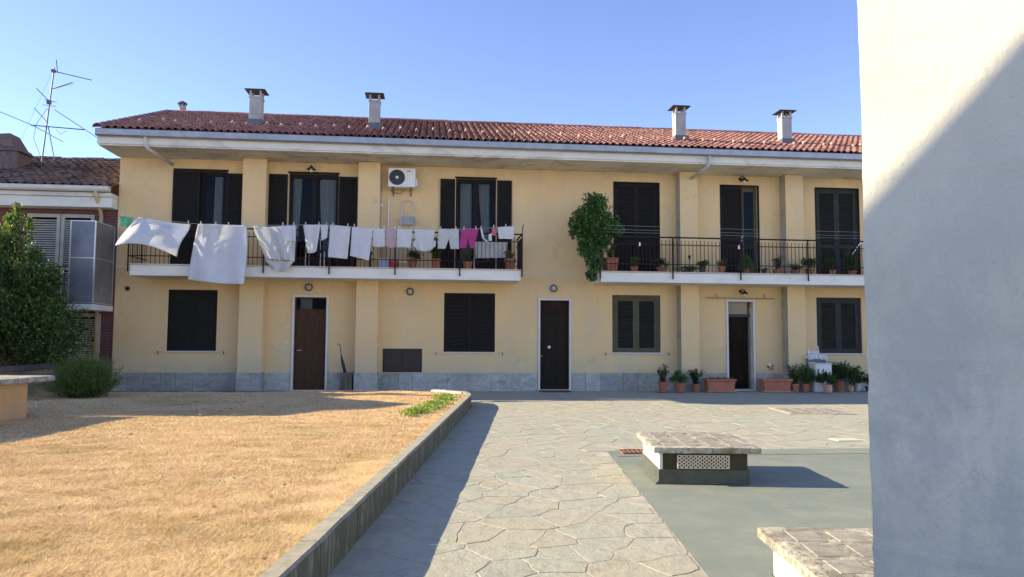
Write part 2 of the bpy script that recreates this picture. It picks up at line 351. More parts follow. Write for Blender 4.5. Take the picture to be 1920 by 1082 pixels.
c = k.mix(k.math('MULTIPLY', k.ramp(k.noise(1.1, 6, 0.7, k.scaled((2.5, 0.5, 1))), [(0.52, 0.0), (0.72, 1.0)]), 0.4), c, (0.17, 0.19, 0.16))
MT['membrane'] = k.done(c, k.bump(k.noise(220, 3, 0.7), 0.5, 0.003))
MT['upst'] = simple('membrane_upstand', (0.085, 0.095, 0.075), 0.8, 0.25, 5, 0.3)  # membrane tone darkened to carry the shade on the block front
k = N('lichened_concrete', 0.9, 0, 0.25)
c = k.ramp(k.noise(5, 7, 0.72), [(0.32, (0.15, 0.135, 0.105)), (0.46, (0.31, 0.285, 0.225)), (0.58, (0.48, 0.45, 0.37)), (0.75, (0.62, 0.59, 0.50))])
c = k.mix(k.math('MULTIPLY', k.ramp(k.noise(28, 6, 0.75), [(0.50, 0.0), (0.62, 1.0)]), 0.8), c, (0.14, 0.12, 0.10))
c = k.mix(k.math('MULTIPLY', k.ramp(k.noise(11, 5, 0.7), [(0.60, 0.0), (0.70, 1.0)]), 0.6), c, (0.52, 0.42, 0.20))
MT['lichen'] = k.done(c, k.bump(k.noise(35, 5, 0.75), 0.8, 0.012))
k = N('glass_block', 0.6, 0, 0.4)
c = k.ramp(k.noise(12, 5, 0.7), [(0.3, (0.20, 0.185, 0.15)), (0.55, (0.34, 0.32, 0.26)), (0.7, (0.46, 0.43, 0.35))])
MT['gblock'] = k.done(c)
MT['ventwhite'] = simple('white_vent_side', (0.74, 0.72, 0.64), 0.85, 0.08, 5, 0.2)
k = N('shade_dark_concrete', 0.9, 0, 0.25)
c = k.ramp(k.noise(3, 6, 0.7), [(0.3, (0.04, 0.036, 0.024)), (0.7, (0.085, 0.076, 0.052))])
MT['ventside'] = k.done(c, k.bump(k.noise(35, 5, 0.7), 0.4, 0.01))  # vent block front: its shade is worked into the dark base colour
k = N('kerb_concrete', 0.92, 0, 0.25)
c = k.ramp(k.noise(14, 6, 0.7), [(0.3, (0.26, 0.24, 0.18)), (0.6, (0.40, 0.375, 0.29)), (0.8, (0.50, 0.47, 0.38))])
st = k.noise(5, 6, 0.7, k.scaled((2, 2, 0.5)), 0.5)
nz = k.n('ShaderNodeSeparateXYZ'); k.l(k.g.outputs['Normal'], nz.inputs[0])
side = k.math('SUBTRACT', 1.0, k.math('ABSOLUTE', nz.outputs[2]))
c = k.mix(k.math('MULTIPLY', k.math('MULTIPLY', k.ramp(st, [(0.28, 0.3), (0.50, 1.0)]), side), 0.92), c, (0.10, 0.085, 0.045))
MT['kerb'] = k.done(c, k.bump(k.noise(60, 5, 0.75), 0.6, 0.008))
# bricks (4 px high in the picture): material with relief
k = N('red_brick', 0.9, 0, 0.25)
bt = k.n('ShaderNodeTexBrick'); bt.inputs['Scale'].default_value = 1.0
mp = k.n('ShaderNodeMapping'); mp.inputs['Rotation'].default_value = (R(90), 0, 0); k.l(k.pos, mp.inputs[0]); k.l(mp.outputs[0], bt.inputs['Vector'])
bt.inputs['Brick Width'].default_value = 0.25; bt.inputs['Row Height'].default_value = 0.068; bt.inputs['Mortar Size'].default_value = 0.006
bt.inputs['Color1'].default_value = (0.165, 0.062, 0.062, 1); bt.inputs['Color2'].default_value = (0.21, 0.083, 0.078, 1); bt.inputs['Mortar'].default_value = (0.20, 0.14, 0.13, 1)
c = k.mix(k.math('MULTIPLY', k.ramp(k.noise(3, 5), [(0.4, 0.0), (0.7, 1.0)]), 0.4), bt.outputs[0], (0.13, 0.06, 0.05))
MT['brick'] = k.done(c, k.bump(k.math('SUBTRACT', 1.0, bt.outputs['Fac']), 0.5, 0.008))
MT['oldbrick'] = simple('old_brickwork', (0.16, 0.12, 0.11), 0.95, 0.4, 12, 0.6, 0.02)
MT['bshut'] = simple('beige_shutter', (0.50, 0.46, 0.37), 0.6, 0.1, 5, 0)

# ------------------------------------------------------------------ mesh helpers
def wloc(o):
    v = Vector((0, 0, 0))
    while o is not None:
        v = v + o.location; o = o.parent
    return v
class MB:
    def __init__(s): s.v = []; s.f = []
    def add(s, vs, fs):
        n = len(s.v); s.v += [tuple(p) for p in vs]; s.f += [tuple(i+n for i in q) for q in fs]; return s
    def box(s, x0, x1, y0, y1, z0, z1, rz=0.0, piv=None):
        vs = [(x, y, z) for z in (z0, z1) for y in (y0, y1) for x in (x0, x1)]
        if rz:
            px, py = piv or ((x0+x1)/2, (y0+y1)/2); c, s_ = math.cos(rz), math.sin(rz)
            vs = [(px+(x-px)*c-(y-py)*s_, py+(x-px)*s_+(y-py)*c, z) for x, y, z in vs]
        return s.add(vs, [(0, 2, 3, 1), (4, 5, 7, 6), (0, 1, 5, 4), (2, 6, 7, 3), (0, 4, 6, 2), (1, 3, 7, 5)])
    def hexa(s, p8):   # bottom 4 (ccw from above), top 4
        return s.add(p8, [(3, 2, 1, 0), (4, 5, 6, 7), (0, 1, 5, 4), (1, 2, 6, 5), (2, 3, 7, 6), (3, 0, 4, 7)])
    def tube(s, pts, r, n=6, caps=True):
        pts = [Vector(p) for p in pts]; rs = r if isinstance(r, (list, tuple)) else [r]*len(pts)
        base = len(s.v); prev = None
        for i, p in enumerate(pts):
            d = (pts[min(i+1, len(pts)-1)] - pts[max(i-1, 0)]).normalized()
            if prev is None:
                a = d.orthogonal().normalized()
            else:
                a = (prev - d*prev.dot(d)).normalized()
            prev = a; b = d.cross(a)
            for k_ in range(n):
                t = 2*math.pi*k_/n
                s.v.append(tuple(p + (a*math.cos(t)+b*math.sin(t))*rs[i]))
        for i in range(len(pts)-1):
            for k_ in range(n):
                a0 = base+i*n+k_; a1 = base+i*n+(k_+1) % n
                s.f.append((a0, a1, a1+n, a0+n))
        if caps:
            s.f.append(tuple(base+k_ for k_ in reversed(range(n))))
            s.f.append(tuple(base+(len(pts)-1)*n+k_ for k_ in range(n)))
        return s
    def lathe(s, prof, c=(0, 0, 0), n=16, ax=None):
        base = len(s.v); m = len(prof)
        for k_ in range(n):
            t = 2*math.pi*k_/n
            for r_, z_ in prof:
                if ax == 'y': s.v.append((c[0]+r_*math.cos(t), c[1]+z_, c[2]+r_*math.sin(t)))
                else: s.v.append((c[0]+r_*math.cos(t), c[1]+r_*math.sin(t), c[2]+z_))
        for k_ in range(n):
            k2 = (k_+1) % n
            for j in range(m-1):
                q = (base+k_*m+j, base+k2*m+j, base+k2*m+j+1, base+k_*m+j+1)
                s.f.append(q if ax != 'y' else q[::-1])
        return s
    def mesh(s, name, off=(0, 0, 0), smooth=False, recalc=True):
        me = bpy.data.meshes.new(name)
        me.from_pydata([(a-off[0], b-off[1], c-off[2]) for a, b, c in s.v], [], s.f)
        if recalc:
            bm = bmesh.new(); bm.from_mesh(me); bmesh.ops.recalc_face_normals(bm, faces=bm.faces); bm.to_mesh(me); bm.free()
        if smooth: me.polygons.foreach_set('use_smooth', [True]*len(me.polygons))
        me.update(); return me
    def build(s, name, mat, parent=None, smooth=False, bevel=0.0, local=False, kind=None, recalc=True):
        off = (0, 0, 0) if (local or parent is None) else wloc(parent)
        me = s.mesh(name, off, smooth, recalc)
        return place(name, me, mat, parent, bevel, kind)
def place(name, me, mat, parent=None, bevel=0.0, kind=None, loc=None):
    o = bpy.data.objects.new(name, me); COL.objects.link(o)
    if mat is not None and not me.materials: me.materials.append(MT[mat] if isinstance(mat, str) else mat)
    if parent is not None: o.parent = parent
    if loc is not None: o.location = loc
    if kind: o['kind'] = kind
    if bevel:
        m = o.modifiers.new('bevel', 'BEVEL'); m.width = bevel; m.segments = 2; m.limit_method = 'ANGLE'
    return o
def tag(o, label, cat, group=None):
    o['label'] = label; o['category'] = cat
    if group: o['group'] = group
    return o
def thing(name, label, cat, loc=(0, 0, 0), rz=0.0, group=None):
    o = bpy.data.objects.new(name, None); COL.objects.link(o); o.empty_display_size = 0.1
    o.location = loc; o.rotation_euler = (0, 0, rz); return tag(o, label, cat, group)
def copy_tree(o, parent=None):
    c_ = o.copy(); COL.objects.link(c_)
    if parent is not None: c_.parent = parent
    for ch in list(o.children): copy_tree(ch, c_)
    return c_
def B(name, mat, parent, *a, bevel=0.0, kind=None, **kw):
    return MB().box(*a, **kw).build(name, mat, parent, bevel=bevel, kind=kind)
def np_mesh(name, V, F, smooth=False):
    """V (n,3) float, F (m,k) int with constant k"""
    me = bpy.data.meshes.new(name); k_ = F.shape[1]
    me.vertices.add(len(V)); me.vertices.foreach_set('co', V.astype(np.float32).ravel())
    me.loops.add(F.size); me.loops.foreach_set('vertex_index', F.astype(np.int32).ravel())
    me.polygons.add(len(F)); me.polygons.foreach_set('loop_start', np.arange(0, F.size, k_, dtype=np.int32))
    me.polygons.foreach_set('loop_total', np.full(len(F), k_, dtype=np.int32))
    if smooth: me.polygons.foreach_set('use_smooth', np.ones(len(F), dtype=bool))
    me.update(calc_edges=True); me.validate(); return me
def unit(a): return a/np.maximum(np.linalg.norm(a, axis=1, keepdims=True), 1e-9)
def leaves(P, length, width, D=None, r=None):
    """leaf mesh: one folded 4-gon per point; D = leaf axis"""
    r = r or rng; n = len(P)
    if D is None: D = r.normal(size=(n, 3)); D[:, 2] = D[:, 2]*0.6+0.15
    D = unit(D); S = unit(np.cross(D, r.normal(size=(n, 3)))); U = np.cross(S, D)
    L = length*(0.6+0.7*r.random((n, 1))); W = width*(0.6+0.7*r.random((n, 1)))
    a = P; b = P+D*L*0.45+S*W*0.5+U*W*0.15; c_ = P+D*L-U*L*0.12; d = P+D*L*0.45-S*W*0.5+U*W*0.15
    V = np.stack([a, b, c_, d], 1).reshape(-1, 3); F = np.arange(4*n).reshape(n, 4)
    return V, F
def blob_points(n, c, rad, r, shell=0.55, lumps=9, lump_r=0.38):
    """points spread in a lumpy ellipsoid crown"""
    c = np.array(c); rad = np.array(rad); out = []
    cs = unit(r.normal(size=(lumps, 3)))*r.uniform(0.35, 0.85, (lumps, 1))
    per = n//(lumps+1)
    for q in cs:
        p = unit(r.normal(size=(per, 3)))*(r.random((per, 1))**(1-shell))*lump_r*r.uniform(0.7, 1.25)
        out.append(q+p)
    p = unit(r.normal(size=(n-per*lumps, 3)))*(r.random((n-per*lumps, 1))**0.5)*0.75
    out.append(p)
    return c+np.concatenate(out)*rad

# ------------------------------------------------------------------ ground, court, lawn
B('ground', 'earth', None, -260, 260, -60, 400, -0.5, -0.045, kind='structure')
def kx(y): return -0.575 + (y+15.385)*0.1327       # outer foot of the garden kerb
def px_(y): return 1.638 + (y+15.586)*0.1145       # edge between flagstones and membrane
YM = -10.72
base = MB()
base.add([(kx(-24), -24, -0.0015), (px_(-24), -24, -0.0015), (px_(YM), YM, -0.0015), (16, YM, -0.0015), (16, 0.0, -0.0015), (-8.0, 0.0, -0.0015), (-8.0, -3.3, -0.0015), (0.75, -3.3, -0.0015), (kx(-4.4), -4.4, -0.0015)], [tuple(range(9))])
court = base.build('pavement', 'grout', None, kind='structure')
membrane = MB().add([(px_(-24), -24, 0.0), (9, -24, 0.0), (16, -24, 0.0), (16, YM, 0.0), (px_(YM), YM, 0.0)], [(0, 1, 2, 3, 4)]).build('membrane_floor', 'membrane', None, kind='structure')
# lap seam of the membrane along its far edge
MB().add([(px_(YM)+0.02, YM-0.42, 0.004), (16, YM-0.42, 0.004), (16, YM-0.005, 0.006), (px_(YM)+0.03, YM-0.005, 0.006)], [(0, 1, 2, 3)]).build('membrane_strip', 'membrane', membrane, local=True)

for q_ in (2, 5):
    ym = YM-0.42-q_*0.98; o = MB().add([(px_(ym)+0.02, ym-0.006, 0.001), (16, ym-0.006, 0.001), (16, ym+0.07, 0.0022), (px_(ym)+0.03, ym+0.07, 0.0022)], [(0, 1, 2, 3)]).build('membrane_lap', 'membrane', membrane, local=True)
def clip(poly, nx, ny, d):          # keep nx*x+ny*y <= d
    out = []
    for i in range(len(poly)):
        a, b = poly[i], poly[(i+1) % len(poly)]
        da, db = nx*a[0]+ny*a[1]-d, nx*b[0]+ny*b[1]-d
        if da <= 0: out.append(a)
        if (da < 0 < db) or (db < 0 < da):
            t = da/(da-db); out.append((a[0]+(b[0]-a[0])*t, a[1]+(b[1]-a[1])*t))
    return out
r2 = random.Random(21)
G = 0.27; seeds = {}
for i in range(-30, 42):
    for j in range(-92, 3):
        if r2.random() < 0.34: continue
        seeds[(i, j)] = (i*G*1.45+r2.uniform(-.5, .5)*G*1.45, j*G+r2.uniform(-.5, .5)*G)
def region(y, x):
    if x > 15.9 or y > -0.04: return False
    return True
stones = []
for (i, j), p in seeds.items():
    poly = [(p[0]-1.6, p[1]-1.6), (p[0]+1.6, p[1]-1.6), (p[0]+1.6, p[1]+1.6), (p[0]-1.6, p[1]+1.6)]
    for a in range(-4, 5):
        for b in range(-4, 5):
            q = seeds.get((i+a, j+b))
            if q is None or (a == 0 and b == 0): continue
            nx, ny = q[0]-p[0], q[1]-p[1]; L = math.hypot(nx, ny); nx /= L; ny /= L
            poly = clip(poly, nx, ny, nx*(p[0]+q[0])/2+ny*(p[1]+q[1])/2)
            if not poly: break
        if not poly: break
    if not poly: continue
    if p[1] < YM:                                   # the path strip
        poly = clip(poly, 1, -0.1145, 1.638+15.586*0.1145-0.01); poly = clip(poly, 0, 1, YM) if False else poly
    poly = clip(poly, 0, 1, -0.06); poly = clip(poly, 1, 0, 15.8); poly = clip(poly, 0, -1, 23.5)
    if p[1] >= YM: poly = clip(poly, 0, -1, -YM-0.012) if p[0] > px_(p[1]) else poly
    if p[1] < -3.75: poly = clip(poly, -1, 0.1327, 0.575+15.385*0.1327-0.012)
    else: poly = clip(poly, -1, 0, 7.9)
    if p[1] < YM and p[0] > px_(p[1]): continue
    if p[1] < -3.3 and p[0] < kx(p[1]): continue
    if len(poly) < 3: continue
    # joints: shrink towards the middle by a fixed width, wobble the edges
    cx = sum(q[0] for q in poly)/len(poly); cy = sum(q[1] for q in poly)/len(poly)
    gap = r2.choice([0.0012, 0.0016, 0.002, 0.003, 0.005])
    for q0, q1 in [(poly[m], poly[(m+1) % len(poly)]) for m in range(len(poly))]:
        ex, ey = q1[0]-q0[0], q1[1]-q0[1]; L = math.hypot(ex, ey)
        if L < 1e-4: continue
        nx, ny = ey/L, -ex/L
        poly = clip(poly, nx, ny, nx*q0[0]+ny*q0[1]-gap)
        if len(poly) < 3: break
    if len(poly) < 3: continue
    area = 0.5*abs(sum(poly[m][0]*poly[(m+1) % len(poly)][1]-poly[(m+1) % len(poly)][0]*poly[m][1] for m in range(len(poly))))
    if area < 0.004: continue
    fine = []
    for m in range(len(poly)):
        a, b = poly[m], poly[(m+1) % len(poly)]; L = math.hypot(b[0]-a[0], b[1]-a[1])
        if L < 0.015: continue
        ns = max(1, int(L/0.09)) if p[1] < -9 else max(1, int(L/0.2))
        for t in range(ns):
            u = t/ns; x = a[0]+(b[0]-a[0])*u; y = a[1]+(b[1]-a[1])*u
            if t == 0:
                sx, sy = cx-x, cy-y; sl = math.hypot(sx, sy)+1e-6
                x += sx/sl*0.003; y += sy/sl*0.003
            wv_ = noise.noise_vector(Vector((x*7, y*7, 3.1)))*0.028
            fine.append((x+wv_.x, y+wv_.y))
    if len(fine) < 3: continue
    dx, dy = cx-0, cy+19.9
    ang = math.degrees(math.atan2(dx, dy))-6.2
    inview = abs(ang) < 36 and dy > 3.0
    stones.append((math.hypot(dx, dy) if inview else 99, cx, cy, fine))
stones.sort(key=lambda q: q[0])
def stone_mb(mb, cx, cy, fine, ox=0, oy=0):
    h = 0.0003+r2.random()*0.002; tx, ty = r2.uniform(-.003, .003), r2.uniform(-.003, .003)
    n = len(fine)
    top = [(x-ox+(cx-x)*0.012, y-oy+(cy-y)*0.012, h+(x-cx)*tx+(y-cy)*ty) for x, y in fine]
    bot = [(x-ox, y-oy, -0.009) for x, y in fine]
    mb.add(top+bot, [tuple(range(n))]+[(m, m+n, (m+1) % n+n, (m+1) % n) for m in range(n)])
far = MB()
for idx, (d, cx, cy, fine) in enumerate(stones):
    if idx < 290:
        mb = MB(); stone_mb(mb, cx, cy, fine, cx, cy)
        place('flagstone', mb.mesh('flagstone'), 'stone', court, loc=(cx, cy, 0))
    else: stone_mb(far, cx, cy, fine)
far.build('flagstone_field', 'stone_i', court, kind='stuff')

# kerb round the lawn
kerb = MB(); kerb.box(-0.02, 0.02, -3.5, -3.4, -0.04, 0.02)
kerbo = kerb.build('kerb', 'kerb', None, kind='structure')
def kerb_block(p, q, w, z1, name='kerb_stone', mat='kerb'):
    p = Vector((p[0], p[1], 0)); q = Vector((q[0], q[1], 0)); d = (q-p).normalized(); n = Vector((-d.y, d.x, 0))
    p = p+d*0.004; q = q-d*0.004; m = 6; mb = MB(); vs = []
    for i in range(m+1):
        c0 = p+(q-p)*(i/m); wob = noise.noise(c0*3)*0.012; zz = z1+noise.noise(c0*2.3+Vector((0, 0, 5)))*0.008
        for off, z in ((0, -0.04), (0+wob*.4, zz-0.015), (0.015, zz), (w-0.015, zz-0.003), (w, zz-0.02), (w, -0.04)):
            v = c0+n*off; vs.append((v.x, v.y, z))
    fs = []
    for i in range(m):
        for j in range(5): a = i*6+j; fs.append((a, a+6, a+7, a+1))
    fs += [tuple(range(6)), tuple(m*6+j for j in reversed(range(6)))]
    mb.add(vs, fs); mb.build(name, mat, kerbo)
ys = [-21.5]
while ys[-1] < -5.9: ys.append(ys[-1]+r2.choice([0.9, 1.25, 1.0, 1.4]))
ys[-1] = -4.75
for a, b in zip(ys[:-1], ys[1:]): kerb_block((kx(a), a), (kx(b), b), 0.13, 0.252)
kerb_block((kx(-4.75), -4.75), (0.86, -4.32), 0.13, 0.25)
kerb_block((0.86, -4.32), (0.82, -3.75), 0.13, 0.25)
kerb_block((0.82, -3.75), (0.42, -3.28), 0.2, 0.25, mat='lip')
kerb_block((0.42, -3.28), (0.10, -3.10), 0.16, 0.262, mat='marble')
xx = 0.10
while xx > -8: kerb_block((xx, -3.08), (xx-1.3, -3.06), 0.06, 0.232, mat='oldbrick'); xx -= 1.3

# lawn sheet
nx_, ny_ = 60, 90; V = []; 
for j in range(ny_+1):
    y = -21.5+(18.35)*j/ny_
    xr = (kx(y)-0.125) if y < -4.75 else min(kx(y)-0.125, 0.70) if y < -3.8 else 0.70-(y+3.8)*0.9
    for i in range(nx_+1):
        x = -8.0+(xr+8.0)*i/nx_
        V.append((x, y, 0.205+noise.noise(Vector((x*0.7, y*0.7, 0)))*0.035*min(1, (xr-x)*2)))
F = [(j*(nx_+1)+i, j*(nx_+1)+i+1, (j+1)*(nx_+1)+i+1, (j+1)*(nx_+1)+i) for j in range(ny_) for i in range(nx_)]
lawn = MB().add(V, F).build('lawn', 'lawn', None, smooth=True, kind='structure')
# straw blades, denser close to the camera
def lawn_z(x, y):
    return 0.205+0*x
cand = []
NB = 700000
X = rng.uniform(-8.0, 0.8, NB*4); Y = rng.uniform(-16.9, -3.2, NB*4)
depth = Y+19.9
ang = np.degrees(np.arctan2(X, depth))-6.2
keep = (ang > -36) & (X < (-0.575+(Y+15.385)*0.1327-0.13)) & (X < 0.66) & (rng.random(NB*4) < np.clip((5.2/depth)**1.35, 0, 1)*0.9)
X, Y, depth = X[keep][:NB], Y[keep][:NB], depth[keep][:NB]; n = len(X)
clump = np.array([noise.noise(Vector((a*3.3, b*3.3, 9))) for a, b in zip(X, Y)])
zb = np.array([noise.noise(Vector((a*0.7, b*0.7, 0))) for a, b in zip(X, Y)])*0.035*np.minimum(1, np.maximum(0, (0.3-X)))+0.203
th = rng.uniform(0, 2*np.pi, n); lean = rng.uniform(0.5, 1.0, n)
hgt = (0.018+0.020*rng.random(n))*(1+0.9*np.clip(clump, -0.6, 1)); wd = 0.0008+0.00017*depth
D = np.stack([np.cos(th), np.sin(th)], 1); S = np.stack([-np.sin(th), np.cos(th)], 1)*wd[:, None]
ln = hgt*1.9*lean
a = np.stack([X+S[:, 0], Y+S[:, 1], zb], 1); b = np.stack([X-S[:, 0], Y-S[:, 1], zb], 1)
c_ = np.stack([X+D[:, 0]*ln, Y+D[:, 1]*ln, zb+hgt*(1.15-lean*0.75)], 1)
V = np.stack([a, b, c_], 1).reshape(-1, 3)
place('dry_grass', np_mesh('dry_grass', V, np.arange(3*n).reshape(n, 3)), 'straw', None, kind='stuff')
# fallen leaves and twigs lying on the dry grass
rr_l = np.random.default_rng(77); m_l = 110
Xl = rr_l.uniform(-6.5, 0.2, m_l); Yl = rr_l.uniform(-16.5, -4.0, m_l); ok = Xl < (-0.575+(Yl+15.385)*0.1327-0.2)
P = np.stack([Xl, Yl, np.full(m_l, 0.232)], 1)[ok]; Dl = rr_l.normal(size=P.shape); Dl[:, 2] *= 0.15
V, F = leaves(P, 0.045, 0.022, Dl, rr_l); place('fallen_leaves', np_mesh('fallen_leaves', V, F), 'deadleaf', None, kind='stuff')
# green weeds along the kerb
P = []
for cx, cy, rr, m in ((0.12, -6.4, 0.34, 420), (-0.02, -7.2, 0.34, 420), (-0.18, -7.9, 0.32, 420), (0.30, -4.8, 0.34, 350), (0.28, -5.5, 0.2, 300), (-0.3, -8.4, 0.14, 120), (-1.6, -13.6, 0.16, 8), (-0.25, -8.0, .12, 150)):
    t = rng.normal(size=(m, 2))*rr*0.5
    P.append(np.stack([np.minimum(cx+t[:, 0]*0.8+t[:, 1]*0.14, 0.60), cy+t[:, 1], 0.20+rng.random(m)*0.05], 1))
P = np.concatenate(P); Dv = rng.normal(size=(len(P), 3)); Dv[:, 2] = np.abs(Dv[:, 2])+0.5
V, F = leaves(P, 0.055, 0.018, Dv); place('green_weeds', np_mesh('green_weeds', V, F), 'weed', None, kind='stuff')

# ------------------------------------------------------------------ main house
house = thing('apartment_house', 'long two storey ochre house with two balconies and a red tiled roof', 'house')
X0, X1, ZT = -7.98, 16.0, 5.99
OPS = []    # x0,x1,z0,z1
LW = [(-6.67, -5.46, 1.035, 2.60), (0.35, 1.71, 1.035, 2.60), (4.91, 6.26, 1.035, 2.60), (10.76, 12.10, 1.035, 2.60)]
DR = [(-3.52, -2.71, 0.04, 2.44), (2.93, 3.72, 0.04, 2.43), (8.18, 8.89, 0.04, 2.45)]
UD = [(-6.62, -5.30, 3.16, 5.70), (-3.75, -2.46, 3.16, 5.71), (0.63, 1.72, 3.16, 5.70), (4.98, 6.23, 3.16, 5.70), (8.02, 9.10, 3.16, 5.70), (10.81, 12.08, 3.16, 5.70)]
HT = [(-1.22, -0.23, 0.515, 1.10)]
OPS = LW+DR+UD+HT
def wall_mesh(x0, x1, z0, z1, ops, y, depth):
    xs = sorted({x0, x1} | {o[0] for o in ops} | {o[1] for o in ops}); zs = sorted({z0, z1} | {o[2] for o in ops} | {o[3] for o in ops})
    mb = MB()
    for a, b in zip(xs[:-1], xs[1:]):
        for c, d in zip(zs[:-1], zs[1:]):
            mx, mz = (a+b)/2, (c+d)/2
            if any(o[0] < mx < o[1] and o[2] < mz < o[3] for o in ops): continue
            mb.add([(a, y, c), (b, y, c), (b, y, d), (a, y, d)], [(0, 1, 2, 3)])
    for a, b, c, d in ops:
        Y = y+depth
        mb.add([(a, y, c), (a, Y, c), (a, Y, d), (a, y, d)], [(0, 1, 2, 3)])
        mb.add([(b, Y, c), (b, y, c), (b, y, d), (b, Y, d)], [(0, 1, 2, 3)])
        mb.add([(a, y, d), (a, Y, d), (b, Y, d), (b, y, d)], [(0, 1, 2, 3)])
        mb.add([(a, Y, c), (a, y, c), (b, y, c), (b, Y, c)], [(0, 1, 2, 3)])
    return mb
wm = wall_mesh(X0, X1, -0.3, ZT, OPS, 0.0, 0.32)
RZ = lambda y: 6.40+0.38*(y+1.35)
# gable sides and back
for x in (X0, X1):
    wm.add([(x, 0, -0.3), (x, 7, -0.3), (x, 7, ZT), (x, 3.5, RZ(3.5)-0.12), (x, 0, ZT)], [(0, 1, 2, 3, 4)])
wm.add([(X0, 7, -0.3), (X1, 7, -0.3), (X1, 7, ZT), (X0, 7, ZT)], [(0, 1, 2, 3)])
wall = wm.build('wall', 'facade', house, recalc=False)
for i, (a, b) in enumerate([(-4.84, -4.25), (-1.92, -1.36), (6.72, 7.23), (9.74, 10.26), (13.6, 14.1)]):
    B('pilaster', 'facade', house, a, b, -0.35, -0.003, 0.487, ZT-0.004, bevel=0.008)
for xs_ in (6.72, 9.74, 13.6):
    B('pilaster_side', 'shade_dirt_side', house, xs_-0.004, xs_-0.001, -0.349, -0.004, 0.49, ZT-0.006)  # thin sheet carrying the painted shade and dirt of the left face
# rooms behind the openings
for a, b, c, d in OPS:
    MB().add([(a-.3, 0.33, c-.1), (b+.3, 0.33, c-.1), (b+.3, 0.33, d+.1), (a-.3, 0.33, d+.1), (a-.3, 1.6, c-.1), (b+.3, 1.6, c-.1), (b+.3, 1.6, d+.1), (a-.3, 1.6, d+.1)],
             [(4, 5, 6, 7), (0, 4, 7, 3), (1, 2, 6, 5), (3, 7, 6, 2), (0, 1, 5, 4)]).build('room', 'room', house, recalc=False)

# plinth slabs
def slabs(a, b, y, fixed=None):
    x = a
    while x < b-0.02:
        wdt = r2.choice([0.42, 0.55, 0.8, 0.62, 0.36, 0.9]); e = min(b, x+wdt)
        if b-e < 0.2: e = b
        B('plinth_slab', 'plinth', wall, x+0.003, e-0.003, y-0.026-r2.random()*0.004, y-0.001, -0.02, 0.484+r2.uniform(-.002, .003), bevel=0.003); x = e
cut = [(X0, -4.84), (-4.25, -3.60), (-2.63, -1.92), (-1.36, 2.85), (3.80, 6.72), (7.23, 8.10), (8.97, 9.74), (10.26, 13.6)]
for a, b in cut: slabs(a, b, 0)
for a, b in [(-4.84, -4.25), (-1.92, -1.36), (6.72, 7.23), (9.74, 10.26)]:
    B('plinth_slab', 'plinth', wall, a-0.012, b+0.012, -0.375, -0.352, -0.02, 0.486, bevel=0.003)
    B('plinth_slab', 'plinth', wall, a-0.024, a-0.001, -0.351, -0.028, -0.02, 0.485)
    B('plinth_slab', 'plinth', wall, b+0.001, b+0.024, -0.351, -0.028, -0.02, 0.485)
B('string_course', 'marble', house, 2.27, 4.32, -0.018, -0.001, 3.145, 3.165)
B('string_course', 'marble', house, X0, -7.24, -0.018, -0.001, 3.145, 3.165)

# windows on the ground floor with closed louvred shutters
def shutters(x0, x1, z0, z1, y, leaf_mat, slat_mat, parent, leaves_n=2, frame=0.05, stile=0.06, name='shutter', midrail=False):
    fr = MB()
    for a, b, c, d in ((x0, x0+frame, z0, z1), (x1-frame, x1, z0, z1), (x0+frame, x1-frame, z1-frame, z1)): fr.box(a, b, y-0.012, y+0.06, c, d)
    fr.build('shutter_frame', leaf_mat, parent)
    xa, xb = x0+frame+0.003, x1-frame-0.003; wd = (xb-xa)/leaves_n
    for i in range(leaves_n):
        a, b = xa+wd*i+0.002, xa+wd*(i+1)-0.002; zt = z1-frame-0.004; zb_ = z0+0.006
        m = MB(); m.box(a, a+stile, y, y+0.042, zb_, zt); m.box(b-stile, b, y, y+0.042, zb_, zt)
        m.box(a+stile, b-stile, y, y+0.042, zt-stile, zt); m.box(a+stile, b-stile, y, y+0.042, zb_, zb_+stile*1.4)
        rails = [zb_+stile*1.4, zt-stile]
        if midrail:
            zm = zb_+(zt-zb_)*0.36; m.box(a+stile, b-stile, y, y+0.042, zm-stile*.6, zm+stile*.6); rails = [zb_+stile*1.4, zm-stile*.6, zm+stile*.6, zt-stile]
        leaf = m.build(name, leaf_mat, parent)
        s_ = MB()
        for lo, hi in zip(rails[::2], rails[1::2]):
            z_ = lo+0.012
            while z_ < hi-0.02:
                s_.hexa([(a+stile, y+0.008, z_), (b-stile, y+0.008, z_), (b-stile, y+0.038, z_+0.022), (a+stile, y+0.038, z_+0.022),
                         (a+stile, y+0.008, z_+0.007), (b-stile, y+0.008, z_+0.007), (b-stile, y+0.038, z_+0.029), (a+stile, y+0.038, z_+0.029)]); z_ += 0.036
        s_.build('louvre_slats', slat_mat, leaf, kind='stuff')
        B('shutter_back', 'black', leaf, a+stile, b-stile, y+0.046, y+0.052, zb_+stile, zt-stile/2)
for i, (a, b, c, d) in enumerate(LW):
    g = i >= 2
    shutters(a, b, c, d, 0.02 if i < 2 else 0.05, 'shutg' if i == 2 else 'shutd' if g else 'shut', 'slatg' if i != 1 else 'slat', house, 2, 0.03 if not g else 0.075, 0.045 if not g else 0.085)
    B('window_sill', 'marble', house, a-0.04, b+0.05, -0.05, 0.05, c-0.03, c-0.002, bevel=0.003)
    for hx in (a-0.2, b+0.2):
        MB().tube([(hx, 0, c-0.02), (hx, -0.07, c-0.02), (hx+0.01, -0.075, c-0.085)], 0.010, 5).build('shutter_stay', 'rail', house)

